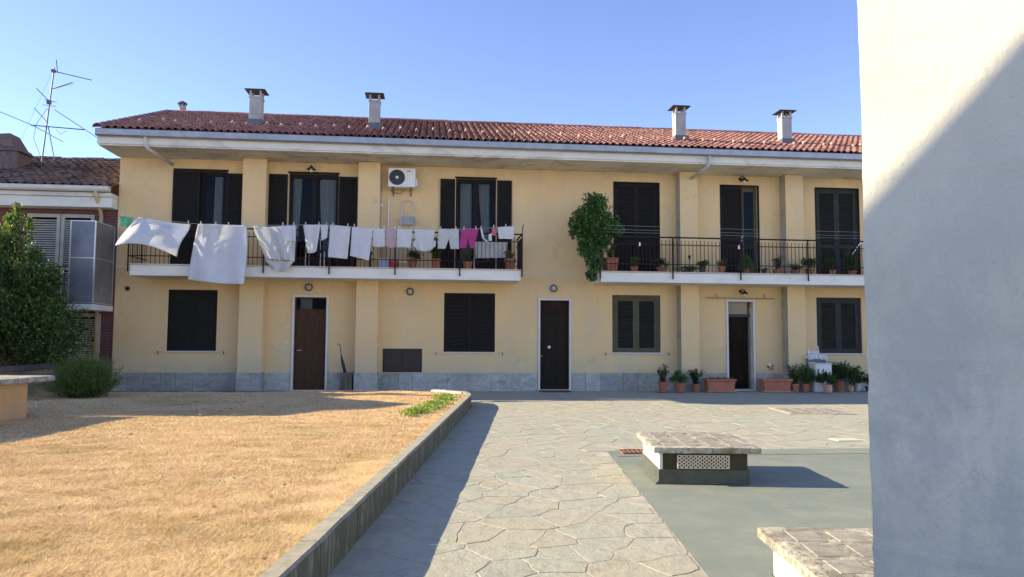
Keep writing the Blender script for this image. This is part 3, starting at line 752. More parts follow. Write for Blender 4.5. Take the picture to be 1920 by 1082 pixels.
# ground-floor doors
def surround(x0, x1, z1, wd=0.055):
    B('door_surround', 'marble', house, x0-wd, x0-0.001, -0.03, 0.03, 0.0, z1+wd, bevel=0.003)
    B('door_surround', 'marble', house, x1+0.001, x1+wd, -0.03, 0.03, 0.0, z1+wd, bevel=0.003)
    B('door_surround', 'marble', house, x0, x1, -0.028, 0.03, z1+0.001, z1+wd-0.002, bevel=0.003)
    B('threshold', 'marble', house, x0-0.02, x1+0.02, -0.06, 0.3, -0.02, 0.038, bevel=0.004)
for a, b, c, d in DR: surround(a, b, d)
a, b, c, d = DR[0]
dr = B('door', 'door1', house, a+0.03, b-0.03, 0.07, 0.115, 0.04, 2.10, bevel=0.004)
fr = MB(); fr.box(a+0.002, a+0.028, 0.06, 0.13, 0.04, d-0.002); fr.box(b-0.028, b-0.002, 0.06, 0.13, 0.04, d-0.002); fr.box(a+0.028, b-0.028, 0.06, 0.13, 2.105, 2.135); fr.box(a+0.028, b-0.028, 0.06, 0.13, d-0.03, d-0.002)
fr.build('door_frame', 'door1', house); B('transom_pane', 'glass', house, a+0.028, b-0.028, 0.095, 0.10, 2.136, d-0.031)
MB().tube([(a+0.08, 0.07, 1.06), (a+0.08, 0.02, 1.06), (a+0.19, 0.02, 1.06)], 0.011, 6).build('door_handle', 'alu', dr)
MB().add([(a+0.1, 0.3, 2.1), (a+0.40, 0.3, 2.1), (a+0.40, 0.3, 2.42), (a+0.1, 0.3, 2.42)], [(0, 1, 2, 3)]).build('transom_curtain', 'curtain', house)
a, b, c, d = DR[1]
dr = B('door', 'door2', house, a+0.03, b-0.03, 0.07, 0.115, 0.04, 2.08, bevel=0.004)
for (u0, u1, v0, v1) in ((0.12, 0.34, 0.16, 0.80), (0.45, 0.67, 0.16, 0.80), (0.12, 0.34, 0.95, 1.85), (0.45, 0.67, 0.95, 1.85)):
    B('door_panel', 'door2', dr, a+u0, a+u1, 0.055, 0.069, 0.04+v0, 0.04+v1, bevel=0.006)
MB().lathe([(0.0, -0.045), (0.035, -0.04), (0.045, -0.02), (0.03, 0.0)], (a+0.25, 0.055, 1.17), 14, 'y').build('door_knob', 'acw', dr, smooth=True)
MB().lathe([(0.0, -0.03), (0.02, -0.025), (0.018, 0.0)], (a+0.045, 0.068, 0.93), 10, 'y').build('door_handle', 'alu', dr, smooth=True)
fr = MB(); fr.box(a+0.002, a+0.028, 0.06, 0.13, 0.04, d-0.002); fr.box(b-0.028, b-0.002, 0.06, 0.13, 0.04, d-0.002); fr.box(a+0.028, b-0.028, 0.06, 0.13, 2.085, 2.11)
fr.build('door_frame', 'door2', house); B('transom_panel', 'curtbrown', house, a+0.028, b-0.028, 0.09, 0.10, 2.111, d-0.002)
a, b, c, d = DR[2]
fr = MB(); fr.box(a+0.002, a+0.03, 0.10, 0.16, 0.04, d-0.002); fr.box(a+0.03, b-0.002, 0.10, 0.16, 2.03, 2.11)
fr.build('door_frame', 'hatch', house)
B('transom_panel', 'beigewall', house, a+0.03, b-0.10, 0.12, 0.13, 2.111, d-0.002)
B('side_frame', 'plinth', house, b-0.045, b-0.003, 0.04, 0.30, 0.04, 2.3)
cm = MB(); m_ = 26
for i in range(m_):
    u = a+0.035+(b-0.07-a-0.035)*i/m_; cm.tube([(u, 0.17+0.012*math.sin(i*1.7), 0.06), (u, 0.17+0.02*math.sin(i*2.3), 1.1), (u, 0.17, 2.03)], 0.011, 4)
cm.build('door_curtain', 'curtbrown', house, kind='stuff')
# low metal hatch
a, b, c, d = HT[0]
ht = B('hatch_door', 'hatch', house, a+0.01, (a+b)/2-0.003, 0.0, 0.02, c+0.01, d-0.01, bevel=0.003)
ht2 = B('hatch_door', 'hatch', house, (a+b)/2+0.003, b-0.01, 0.0, 0.02, c+0.01, d-0.01, bevel=0.003)
fr = MB(); fr.box(a-0.015, a+0.008, -0.012, 0.02, c-0.015, d+0.015); fr.box(b-0.008, b+0.015, -0.012, 0.02, c-0.015, d+0.015); fr.box(a+0.008, b-0.008, -0.012, 0.02, d-0.008, d+0.015); fr.box(a+0.008, b-0.008, -0.012, 0.02, c-0.015, c+0.008)
fr.build('hatch_frame', 'hatch', house)

# upstairs balcony doors
def leaf_open(x0, x1, z0, z1, y, parent):      # shutter leaf folded back against the wall
    m = MB(); st = 0.055
    m.box(x0, x0+st, y, y+0.04, z0, z1); m.box(x1-st, x1, y, y+0.04, z0, z1); m.box(x0+st, x1-st, y, y+0.04, z1-0.08, z1); m.box(x0+st, x1-st, y, y+0.04, z0, z0+0.12)
    zm = z0+0.95; m.box(x0+st, x1-st, y, y+0.04, zm, zm+0.07)
    lf = m.build('shutter', 'shut', parent); s_ = MB()
    for lo, hi in ((z0+0.12, zm), (zm+0.07, z1-0.08)):
        z_ = lo+0.01
        while z_ < hi-0.02:
            s_.hexa([(x0+st, y+0.008, z_), (x1-st, y+0.008, z_), (x1-st, y+0.034, z_+0.024), (x0+st, y+0.034, z_+0.024), (x0+st, y+0.008, z_+0.007), (x1-st, y+0.008, z_+0.007), (x1-st, y+0.034, z_+0.031), (x0+st, y+0.034, z_+0.031)]); z_ += 0.040
    s_.build('louvre_slats', 'slat', lf, kind='stuff')
    B('shutter_back', 'black', lf, x0+st, x1-st, y+0.041, y+0.046, z0+0.1, z1-0.05)
def glazed(x0, x1, z0, z1, curtains, y=0.14):
    fr = MB(); t = 0.075
    fr.box(x0, x0+t, y-.02, y+0.04, z0, z1); fr.box(x1-t, x1, y-.02, y+0.04, z0, z1); fr.box(x0+t, x1-t, y-.02, y+0.04, z1-t*1.4, z1)
    mx = (x0+x1)/2; fr.box(mx-0.06, mx+0.06, y-.02, y+0.04, z0, z1-t*1.4); fr.box(x0+t, mx-0.06, y-.02, y+0.04, z0, z0+0.35); fr.box(mx+0.06, x1-t, y-.02, y+0.04, z0, z0+0.35)
    f_ = fr.build('balcony_door', 'shut', house)
    for a, b in ((x0+t, mx-0.06), (mx+0.06, x1-t)): B('pane', 'glass', f_, a, b, y+0.005, y+0.012, z0+0.35, z1-t*1.4)
    for a, b, a2, b2, col in curtains:     # top and bottom edges of a curtain
        m = MB(); nn = 18; vs = []
        for j in range(9):
            t_ = j/8; q = t_**1.6
            l_, r_ = a+(a2-a)*q, b+(b2-b)*q
            for i in range(nn+1):
                u = i/nn; vs.append((l_+(r_-l_)*u, y+0.10+0.022*math.sin(u*nn*1.15), z1-0.10-(z1-z0-0.15)*t_))
        m.add(vs, [(j*(nn+1)+i, j*(nn+1)+i+1, (j+1)*(nn+1)+i+1, (j+1)*(nn+1)+i) for j in range(8) for i in range(nn)])
        m.build('curtain', col, f_, smooth=True)
# A: one leaf still across the left half, one folded back
a, b, c, d = UD[0]
glazed(a, b, c, d, [(-5.68, -5.48, -5.72, -5.50, 'curtain')])
leaf_open(a-0.03, (a+b)/2-0.02, c, d+0.0, -0.045, house)
leaf_open(-5.30, -4.845, c, 5.64, -0.05, house)
B('door_lintel', 'shut', house, a-0.03, b+0.02, -0.02, 0.05, d-0.005, d+0.04)
a, b, c, d = UD[1]
glazed(a, b, c, d, [(a+0.08, a+0.30, a+0.08, a+0.16, 'curtain'), (b-0.52, b-0.1, b-0.36, b-0.1, 'curtain')])
leaf_open(-4.25, -3.77, c, 5.66, -0.05, house); leaf_open(-2.45, -1.97, c, 5.64, -0.05, house)
B('door_lintel', 'shut', house, a-0.02, b+0.02, -0.03, 0.05, d-0.005, d+0.035)
a, b, c, d = UD[2]
glazed(a, b, c, d, [(a+0.13, a+0.44, a+0.13, a+0.44, 'curtain'), (b-0.46, b-0.17, b-0.20, b-0.14, 'curtain')])
leaf_open(0.215, 0.61, c, 5.66, -0.05, house); leaf_open(1.74, 2.14, c, 5.66, -0.05, house)
B('door_lintel', 'shut', house, a-0.02, b+0.02, -0.03, 0.05, d-0.005, d+0.035)
a, b, c, d = UD[3]; shutters(a, b, c, d, 0.05, 'shut', 'slat', house, 2, 0.05, 0.06, midrail=True)
a, b, c, d = UD[4]
leaf_open(a+0.01, a+0.62, c, d-0.02, 0.02, house)
fr = MB(); fr.box(a+0.63, a+0.70, 0.10, 0.16, c, d-0.03); fr.box(b-0.09, b-0.01, 0.10, 0.16, c, d-0.03); fr.box(a+0.70, b-0.09, 0.10, 0.16, d-0.14, d-0.03); fr.box(a+0.70, b-0.09, 0.10, 0.16, c, c+0.4)
f_ = fr.build('balcony_door', 'shutg', house); B('pane', 'glass', f_, a+0.70, b-0.09, 0.125, 0.13, c+0.4, d-0.14)
a, b, c, d = UD[5]; shutters(a, b, c, d, 0.05, 'shutd', 'slatg', house, 2, 0.05, 0.075, midrail=True)
for a, b, c, d in UD[3:]:
    fr = MB(); fr.box(a-0.03, a+0.005, -0.01, 0.05, c, d+0.03); fr.box(b-0.005, b+0.03, -0.01, 0.05, c, d+0.03); fr.box(a+0.005, b-0.005, -0.01, 0.05, d-0.003, d+0.03); fr.build('door_frame', 'shut', house)
# tilted wooden prop poles behind the right railing
MB().tube([(8.30, -0.5, 3.85), (8.50, -0.30, 4.25)], 0.015, 5).build('door_stay', 'alu', house)
MB().tube([(11.55, -0.5, 3.75), (11.95, -0.30, 4.15)], 0.015, 5).build('door_stay', 'alu', house)

# balconies
def balcony(x0, x1, posts):
    s_ = B('balcony', 'white', house, x0, x1, -1.10, -0.004, 2.865, 3.118, bevel=0.006)
    B('balcony_edge', 'lip', s_, x0-0.015, x1+0.015, -1.13, -0.003, 3.120, 3.150, bevel=0.004)
    r_ = MB(); y = -1.135
    for z_, t in ((4.045, 0.018), (3.85, 0.010), (3.34, 0.010)): r_.box(x0-0.03, x1+0.03, y-0.014, y+0.014, z_-t, z_+t)
    rail = r_.build('railing', 'rail', house)
    e = MB()
    ends = [x0-0.025] if x1 > 12 else [x0-0.025, x1+0.025]
    for ex in ends:
        for z_, t in ((4.045, 0.018), (3.85, 0.010), (3.34, 0.010)):
            B('side_rail', 'rail', rail, ex-0.012, ex+0.012, y+0.015, -0.002, z_-t, z_+t)
        yy = y+0.11
        while yy < -0.05: B('baluster', 'rail', rail, ex-0.006, ex+0.006, yy-0.006, yy+0.006, 3.15, 3.97); yy += 0.11
    for p in posts:
        B('railing_post', 'rail', rail, p-0.017, p+0.017, y-0.03, y-0.0145, 2.955, 4.045)
    x = x0+0.06; bm = MB().box(-0.006, 0.006, -0.006, 0.006, 3.345, 3.97).mesh('baluster'); bm.materials.append(MT['rail'])
    bm2 = MB().box(-0.006, 0.006, -0.006, 0.006, 3.15, 3.97).mesh('baluster'); bm2.materials.append(MT['rail'])
    while x < x1:
        o = place('baluster', bm2, None, rail, loc=(x, y+0.021, 0)); x += 0.104
    return rail
balcony(-7.22, 2.26, [-7.245, -5.72, -4.09, -2.51, -0.90, 0.71, 2.29])
balcony(4.34, 16.0, [4.315, 6.235, 8.07, 9.93, 11.8])

# eaves
B('soffit', 'soffit', house, X0-0.04, X1, -1.20, 0.02, 5.995, 6.035)
B('fascia', 'fascia', house, X0-0.06, X1, -1.235, -1.20, 6.03, 6.23, bevel=0.004)
B('eaves_board', 'fascia', house, X0-0.06, X0-0.02, -1.20, 7.0, 6.04, 6.10)
gm = MB(); gp = [(-1.236, 6.36), (-1.236, 6.22), (-1.27, 6.195), (-1.35, 6.19), (-1.385, 6.215), (-1.39, 6.355), (-1.375, 6.365), (-1.37, 6.35)]
gx = X0-0.05
while gx < X1:
    ge = min(gx+3.95, X1); n_ = len(gp); g = MB()
    vs = [(x, y, z) for x in (gx+0.002, ge-0.002) for y, z in gp]
    g.add(vs, [(i, i+1, i+1+n_, i+n_) for i in range(n_-1)])
    if gx < X0: g.add([(gx+0.002, y, z) for y, z in gp], [tuple(range(n_))])
    o = g.build('gutter', 'gutter', house); m = o.modifiers.new('s', 'SOLIDIFY'); m.thickness = 0.004
    B('gutter_clip', 'gutter', house, ge-0.02, ge+0.02, -1.396, -1.387, 6.20, 6.37)
    gx = ge
MB().tube([(-6.90, -1.31, 6.20), (-6.90, -1.31, 6.02), (-6.86, -1.22, 5.93), (-6.62, -0.20, 5.80)], 0.045, 10).build('downpipe', 'pipe', house, smooth=True)
MB().tube([(7.20, -1.31, 6.20), (7.20, -1.31, 6.00), (7.17, -1.22, 5.92), (7.05, -0.36, 5.80)], 0.045, 10).build('downpipe', 'steelpipe', house, smooth=True)

# roof
def tile_mesh(w0, w1, L, h0, h1, seg=6, th=0.014):
    m = MB(); vs = []
    for y, w_, h in ((0.0, w0, h0), (L, w1, h1)):
        for i in range(seg+1):
            t = math.pi*i/seg; vs.append((-math.cos(t)*w_/2, y, math.sin(t)*h))
    for i in range(seg+1):
        t = math.pi*i/seg; vs.append((-math.cos(t)*(w0/2-th), 0, math.sin(t)*(h0-th)))
    fs = [(i, i+1, i+seg+2, i+seg+1) for i in range(seg)]
    fs += [(i+1, i, 2*(seg+1)+i, 2*(seg+1)+i+1) for i in range(seg)]
    m.add(vs, fs); return m
def roof_slope(parent, xa, xb, y0, z0, slope, length, pitch, exp, mat, mat_i, n_ind, w=0.165, sort_x=0.0, jit=0.006, rise=0.075):
    ang = math.atan(slope); tm = tile_mesh(w, w*0.78, exp*1.22, rise, rise*0.82)
    protos = [tm.mesh('roof_tile', smooth=False)]
    protos[0].polygons.foreach_set('use_smooth', [True]*6+[False]*6); protos[0].materials.append(MT[mat])
    rows = int(length/exp)+1; cols = int((xb-xa)/pitch); cand = []
    Rm = Matrix.Rotation(ang, 3, 'X')
    for r_ in range(rows):
        for c in range(cols):
            cand.append((r_, abs(xa+pitch*(c+.5)-sort_x), c))
    cand.sort(key=lambda q: q[0]*1.9+(0 if q[1] < 11.2 else 50)); rest = MB(); k_ = 0
    for r_, _, c in cand:
        s_ = r_*exp-0.02; x = xa+pitch*(c+.5)+r2.gauss(0, jit); s_ += r2.gauss(0, jit*1.3)
        y = y0+s_*math.cos(ang); z = z0+s_*math.sin(ang)+0.022
        rz = r2.gauss(0, 0.02)
        if k_ < n_ind:
            o = place('roof_tile', protos[0], None, parent); o.location = Vector((x, y, z)); o.rotation_euler = (ang-0.045, 0, rz); k_ += 1
        else:
            Rr = Matrix.Rotation(rz, 3, 'Z') @ Matrix.Rotation(ang-0.045, 3, 'X'); T = Vector((x, y, z))
            rest.add([tuple(Rr @ Vector(v)+T) for v in tm.v], tm.f)
    if rest.v:
        o = rest.build('roof_tile_rows', mat_i, parent, kind='stuff', recalc=False)
rf = MB(); RA, RB = X0-0.02, X1
L_ = 4.85/math.cos(math.atan(.38))
rf.add([(RA, -1.36, 6.36), (RB, -1.36, 6.36), (RB, 3.5, 6.36+.38*4.86), (RA, 3.5, 6.36+.38*4.86), (RA, 8.3, 6.36+.38*0.06), (RB, 8.3, 6.36+.38*.06)], [(0, 1, 2, 3), (3, 2, 5, 4)])
rf.add([(RA, -1.36, 6.30), (RA, 3.5, 6.30+.38*4.86), (RA, 8.3, 6.30), (RA, 8.3, 6.36), (RA, 3.5, 6.36+.38*4.86), (RA, -1.36, 6.36)], [(0, 1, 4, 5), (1, 2, 3, 4)])
roof = rf.build('roof', 'deck', house)
roof_slope(roof, RA, RB, -1.38, 6.362, .38, L_, 0.174, 0.30, 'tile', 'tile_i', 285, w=0.145, rise=.066)
# ridge tiles
rt_ = tile_mesh(0.24, 0.20, 0.47, 0.115, 0.095, 6, 0.02); rtm = rt_.mesh('ridge_tile'); rtm.materials.append(MT['tile'])
x = RA-0.02
while x < RB-0.3:
    place('ridge_tile', rtm, None, roof, loc=(x+0.02, 3.5, 8.20+r2.uniform(-.006, .006))).rotation_euler = (R(3), 0, -math.pi/2+r2.uniform(-.02, .02)); x += 0.42
# verge tiles
s_ = 0
while s_ < L_-0.2:
    o = place('verge_tile', rtm, None, roof, loc=(RA+0.02, -1.38+s_*math.cos(math.atan(.38)), 6.375+s_*math.sin(math.atan(.38)))); o.rotation_euler = (math.atan(.38)-.04, 0, 0); s_ += 0.345
# upright snow stops
gmh = tile_mesh(0.085, 0.075, 0.11, 0.07, 0.06, 5, 0.015).mesh('snow_stop'); gmh.materials.append(MT['guard'])
xg = RA+0.7; q = 0
while xg < RB-0.3:
    s_ = (0.80, 1.15)[q % 2]+r2.uniform(-.03, .03)
    o = place('snow_stop', gmh, None, roof, loc=(xg, -1.38+s_*0.935, 6.362+s_*0.355+0.10)); o.rotation_euler = (R(45), 0, r2.uniform(-.1, .1)); xg += 0.43; q += 1

def chimney(cx, y, wd, z1, parent, tall=True, label=None):
    zb = RZ(y)-0.12
    m = MB(); m.box(cx-wd/2, cx+wd/2, y-wd/2, y+wd/2, zb, z1-0.27)
    ch = m.build('chimney', 'chim', roof, bevel=0.012)
    B('chimney_collar', 'chim', ch, cx-wd/2-0.015, cx+wd/2+0.015, y-wd/2-0.015, y+wd/2+0.015, z1-0.28, z1-0.23, bevel=0.006)
    for sx in (-1, 1):
        for sy in (-1, 1):
            B('cowl_post', 'chim', ch, cx+sx*(wd/2-0.03)-0.026, cx+sx*(wd/2-0.03)+0.026, y+sy*(wd/2-0.03)-0.026, y+sy*(wd/2-0.03)+0.026, z1-0.23, z1-0.06)
    w2 = wd/2+0.11; vs = []
    nn = 8
    top = MB(); g = []
    for i in range(nn+1):
        for j in range(nn+1):
            u, v = i/nn*2-1, j/nn*2-1; e = max(abs(u), abs(v))
            g.append((cx+u*w2, y+v*w2, z1-0.06*e**2.0))
    nt_ = len(g); g += [(a, b, z1-0.06-0.012 if max(abs((a-cx)/w2), abs((b-y)/w2)) > .99 else c-0.03) for a, b, c in g]
    fs = []
    for i in range(nn):
        for j in range(nn):
            a = i*(nn+1)+j; fs.append((a, a+nn+1, a+nn+2, a+1)); fs.append((a+nt_, a+1+nt_, a+nn+2+nt_, a+nn+1+nt_))
    for i in range(nn):
        for a, b in ((i, i+1), (nn*(nn+1)+i+1, nn*(nn+1)+i), ((i+1)*(nn+1), i*(nn+1)), (i*(nn+1)+nn, (i+1)*(nn+1)+nn)): fs.append((a, b, b+nt_, a+nt_))
    top.add(g, fs).build('chimney_cap', 'cap', ch, smooth=False)
    MB().box(cx-wd/2-0.05, cx+wd/2+0.05, y-wd/2-0.10, y+wd/2+0.05, RZ(y)-0.10, RZ(y)+0.085).build('chimney_flashing', 'lead', ch)
    return ch
chimney(-4.76, 0.57, 0.32, 8.09, roof); chimney(-1.62, 0.77, 0.30, 8.18, roof); chimney(6.93, 0.27, 0.30, 8.01, roof); chimney(10.16, 0.47, 0.30, 8.07, roof)
# small round terracotta flue behind the ridge
fl = MB().lathe([(0.09, 7.9), (0.10, 8.55), (0.115, 8.56), (0.115, 8.60), (0.09, 8.60)], (-7.87, 4.2, 0), 12).build('flue', 'chim', roof, smooth=False)
for k_ in range(5):
    t = k_*2*math.pi/5; B('cowl_post', 'chim', fl, -7.87+0.09*math.cos(t)-0.018, -7.87+0.09*math.cos(t)+0.018, 4.2+0.09*math.sin(t)-0.018, 4.2+0.09*math.sin(t)+0.018, 8.60, 8.72)
MB().lathe([(0.15, 8.71), (0.13, 8.76), (0.0, 8.83)], (-7.87, 4.2, 0), 12).build('chimney_cap', 'cap', fl)

# ------------------------------------------------------------------ things on the facade
def round_lamp(x, z, label):
    t = thing('wall_lamp', label, 'wall lamp', (x, -0.002, z), group='round bulkhead lamps on the ground floor')
    MB().lathe([(0.0, -0.002), (0.10, -0.003), (0.105, -0.03), (0.095, -0.055), (0.075, -0.06), (0.072, -0.045)], (0, 0, 0), 20, 'y').build('lamp_ring', 'bronze', t, smooth=True, local=True)
    MB().lathe([(0.0, -0.075), (0.04, -0.07), (0.066, -0.05), (0.071, -0.03)], (0, 0, 0), 18, 'y').build('lamp_glass', 'lampglass', t, smooth=True, local=True)
    for a in (-0.025, 0.025): MB().box(a-0.003, a+0.003, -0.082, -0.074, -0.06, 0.06).build('lamp_guard', 'bronze', t, local=True)
round_lamp(-3.17, 2.70, 'round bulkhead lamp above the brown wooden door')
round_lamp(-0.55, 2.62, 'round bulkhead lamp on bare wall above the low brown hatch')
round_lamp(3.29, 2.755, 'round bulkhead lamp above the dark panelled door')
def lantern(x, z, label, sy=0):
    t = thing('lantern_lamp', label, 'wall lamp', (x, -0.002, z), group='dark bell lamps on wall arms')
    MB().lathe([(0.0, -0.02), (0.045, -0.018), (0.05, 0.0)], (-0.02, 0, 0.06), 12, 'y').build('wall_rose', 'dark', t, local=True)
    MB().tube([(-0.02, 0, 0.06), (-0.02, -0.10, 0.11), (0.0, -0.19, 0.09), (0.01, -0.20, 0.04)], 0.012, 6).build('lamp_arm', 'dark', t, smooth=True, local=True)
    MB().lathe([(0.015, 0.07), (0.035, 0.05), (0.06, 0.02), (0.10, -0.02), (0.12, -0.03), (0.10, -0.015), (0.05, 0.02)], (0.01, -0.20, 0), 16).build('lamp_shade', 'dark', t, smooth=True, local=True)
    MB().lathe([(0.0, -0.11), (0.03, -0.10), (0.045, -0.07), (0.04, -0.03), (0.03, 0.0)], (0.01, -0.20, 0), 12).build('lamp_bulb', 'lampglass', t, smooth=True, local=True)
lantern(-3.16, 5.80, 'dark bell lamp above the balcony door behind the washing')
lantern(8.61, 5.84, 'dark bell lamp above the balcony door on the right balcony')
lantern(8.57, 2.68, 'dark bell lamp above the open ground floor doorway')
def bell(x, z, label):
    t = thing('doorbell', label, 'doorbell', (x, -0.001, z), group='doorbell plates beside the doors')
    MB().box(-0.06, 0.06, -0.012, 0, -0.04, 0.04).build('plate', 'plate', t, local=True, bevel=0.004)
    MB().lathe([(0.0, -0.020), (0.013, -0.018), (0.015, -0.012)], (0.0, 0, 0), 10, 'y').build('button', 'bronze', t, local=True)
bell(-3.73, 1.25, 'small cream doorbell plate left of the brown wooden door')
bell(2.70, 1.255, 'small cream doorbell plate left of the dark panelled door')
bell(7.98, 1.25, 'small cream doorbell plate left of the open doorway')
t = thing('wall_vent', 'small dark round vent on the wall below the washing line end', 'vent', (-7.665, -0.001, 2.61))
MB().lathe([(0.0, -0.02), (0.04, -0.03), (0.06, -0.04), (0.065, -0.02), (0.055, 0)], (0, 0, 0), 14, 'y').build('vent_ring', 'bronze', t, local=True, smooth=True)
MB().lathe([(0.0, -0.035), (0.035, -0.035)], (0, 0, 0), 12, 'y').build('vent_hole', 'black', t, local=True)
t = thing('hanging_rail', 'long thin wooden curtain rail above the open doorway', 'rail', (8.5, -0.1, 2.55))
MB().tube([(-0.97, 0, 0.0), (0.98, 0, -0.01)], 0.013, 6).build('rod', 'wood', t, local=True)
for a in (-0.68, 0.70): MB().tube([(a, 0, 0.0), (a, 0.03, 0.08), (a, 0.098, 0.12)], 0.007, 5).build('bracket', 'rail', t, local=True)

# air conditioner
t = thing('air_conditioner', 'white outdoor air conditioner unit fixed high on the upper wall', 'air conditioner', (-0.785, -0.30, 5.33))
MB().box(-0.36, 0.34, -0.13, 0.13, 0.0, 0.50).build('casing', 'acw', t, local=True, bevel=0.012)
MB().lathe([(0.0, -0.012), (0.05, -0.014), (0.20, -0.006), (0.205, 0.0)], (-0.135, -0.131, 0.25), 28, 'y').build('fan_grille', 'dark', t, local=True)
for k_ in range(5):
    rr = 0.05+k_*0.036; MB().tube([(-0.135+rr*math.cos(q), -0.148, 0.25+rr*math.sin(q)) for q in np.linspace(0, 2*math.pi, 25)], 0.0035, 4, False).build('grille_ring', 'lead', t, local=True)
MB().lathe([(0.0, -0.02), (0.035, -0.018), (0.04, -0.01)], (-0.135, -0.135, 0.25), 14, 'y').build('fan_hub', 'acw', t, local=True)
MB().box(0.10, 0.335, -0.136, -0.131, 0.03, 0.47).build('front_panel', 'acw', t, local=True, bevel=0.002)
MB().box(0.12, 0.23, -0.139, -0.137, 0.41, 0.43).build('badge', 'dark', t, local=True)
MB().box(0.342, 0.39, -0.10, 0.10, 0.04, 0.22).build('valve_cover', 'acw', t, local=True, bevel=0.006)
for a in (-0.24, 0.22): MB().hexa([(a-.015, -.16, -.03), (a+.015, -.16, -.03), (a+.015, .297, -.03), (a-.015, .297, -.03), (a-.015, -.16, -.002), (a+.015, -.16, -.002), (a+.015, .297, -.002), (a-.015, .297, -.002)]).box(a-.015, a+.015, 0.265, 0.297, -.17, -.031).build('bracket', 'lead', t, local=True)
t = thing('wall_pipes', 'two cream pipes rising from the balcony under the air conditioner', 'pipe', (-1.2, -0.03, 3.16))
MB().tube([(-0.13, 0, 0), (-0.13, 0, 2.34)], 0.012, 6).build('pipe', 'pipe', t, local=True)
MB().tube([(0.05, 0, 0), (0.05, 0, 1.93)], 0.022, 8).build('pipe', 'acw', t, local=True)
MB().box(-0.165, -0.095, -0.025, 0.025, 1.70, 1.78).build('valve', 'acw', t, local=True, bevel=0.005)
MB().tube([(0.45, 0, 2.17), (0.35, -0.02, 2.06), (0.15, -0.01, 2.10), (0.10, 0, 2.16)], 0.008, 5).build('cable', 'bronze', t, local=True)
# step ladder
t = thing('step_ladder', 'folded aluminium step ladder with a patterned cloth leaning on the wall', 'ladder', (-0.64, -0.35, 3.155))
for sx in (-1, 1):
    MB().tube([(sx*0.26, 0, 0), (sx*0.15, 0.28, 1.72), (sx*0.13, 0.30, 1.83)], 0.014, 6).build('leg', 'alu', t, local=True)
MB().tube([(-0.13, 0.30, 1.83), (-0.09, 0.302, 1.87), (0.09, 0.302, 1.87), (0.13, 0.30, 1.83)], 0.014, 6).build('handle', 'alu', t, local=True)
for q in range(4):
    f = 0.12+q*0.2; MB().box(-0.26+0.11*f, 0.26-0.11*f, 0.28*f-0.035, 0.28*f+0.035, 1.72*f, 1.72*f+0.02).build('tread', 'alu', t, local=True)
MB().box(-0.165, 0.165, 0.15, 0.165, 1.22, 1.44).build('platform', 'chim', t, local=True, bevel=0.004)

# ------------------------------------------------------------------ washing
LINE = [(-7.43, 4.27), (-6.5, 4.20), (-5.78, 4.12), (-4.47, 4.10), (-2.73, 4.16), (-1.44, 4.11), (-0.13, 4.10), (1.2, 4.145), (2.30, 4.26)]
YL = -1.30
def line_z(x):
    for (a, za), (b, zb_) in zip(LINE[:-1], LINE[1:]):
        if a <= x <= b: return za+(zb_-za)*(x-a)/(b-a)
    return 4.1
t = thing('clothes_line', 'thin washing line stretched along the outside of the left balcony', 'clothes line', (-2.5, YL, 4.1))
MB().tube([(x, YL, z) for x, z in LINE], 0.004, 5).build('line', 'wire', t)
for x in (-7.43, 2.30): MB().tube([(x+(0.17 if x < 0 else -0.01), -1.15, 3.9), (x+(0.12 if x < 0 else 0), -1.16, 4.2), (x, YL, 4.27)], 0.012, 5).build('line_arm', 'rail', t)
def panel(mb, tl, tr, br, bl, bow=0.0, fold=0.02, nf=3.0, seed=0.0, nu=22, nv=22, yo=0.0, sagb=0.0, sagt=0.0, wind=0.0, bulge=0.0):
    vs = []
    for j in range(nv+1):
        v = j/nv
        for i in range(nu+1):
            u = i/nu
            L0 = (tl[0]+(bl[0]-tl[0])*v, tl[1]+(bl[1]-tl[1])*v); R0 = (tr[0]+(br[0]-tr[0])*v, tr[1]+(br[1]-tr[1])*v)
            x = L0[0]+(R0[0]-L0[0])*u+bulge*math.sin(math.pi*v)*(u-.5)*2; z = L0[1]+(R0[1]-L0[1])*u
            z -= sagt*4*u*(1-u)*(1-v)+sagb*4*u*(1-u)*v
            amp = fold*(0.25+0.75*v)
            y = YL+yo+amp*math.sin(nf*2*math.pi*u+seed+1.3*math.sin(2.2*v+seed))+0.35*amp*math.sin(nf*4.7*u+4*v+seed*2)
            y += -bow*math.sin(math.pi*min(1, v*1.0)/2*1.0)*(0.4+0.6*math.sin(math.pi*u))-wind*v*v
            vs.append((x, y, z))
    n = nu+1
    mb.add(vs, [(j*n+i, j*n+i+1, (j+1)*n+i+1, (j+1)*n+i) for j in range(nv) for i in range(nu)])
def garment(name, label, cat, mat, panels, group=None):
    mb = MB()
    for p, kw in panels: panel(mb, *p, **kw)
    o = mb.build(name, mat, None, smooth=True, recalc=False)
    m = o.modifiers.new('s', 'SOLIDIFY'); m.thickness = 0.003
    return tag(o, label, cat, group)
gw = 'washing pegged on the left balcony line'
garment('cloth', 'small green cloth at the far left end of the line', 'cloth', 'cgreen', [(((-7.40, 4.265), (-7.11, 4.24), (-7.10, 3.99), (-7.42, 4.03)), dict(fold=0.012, nf=2))], gw)
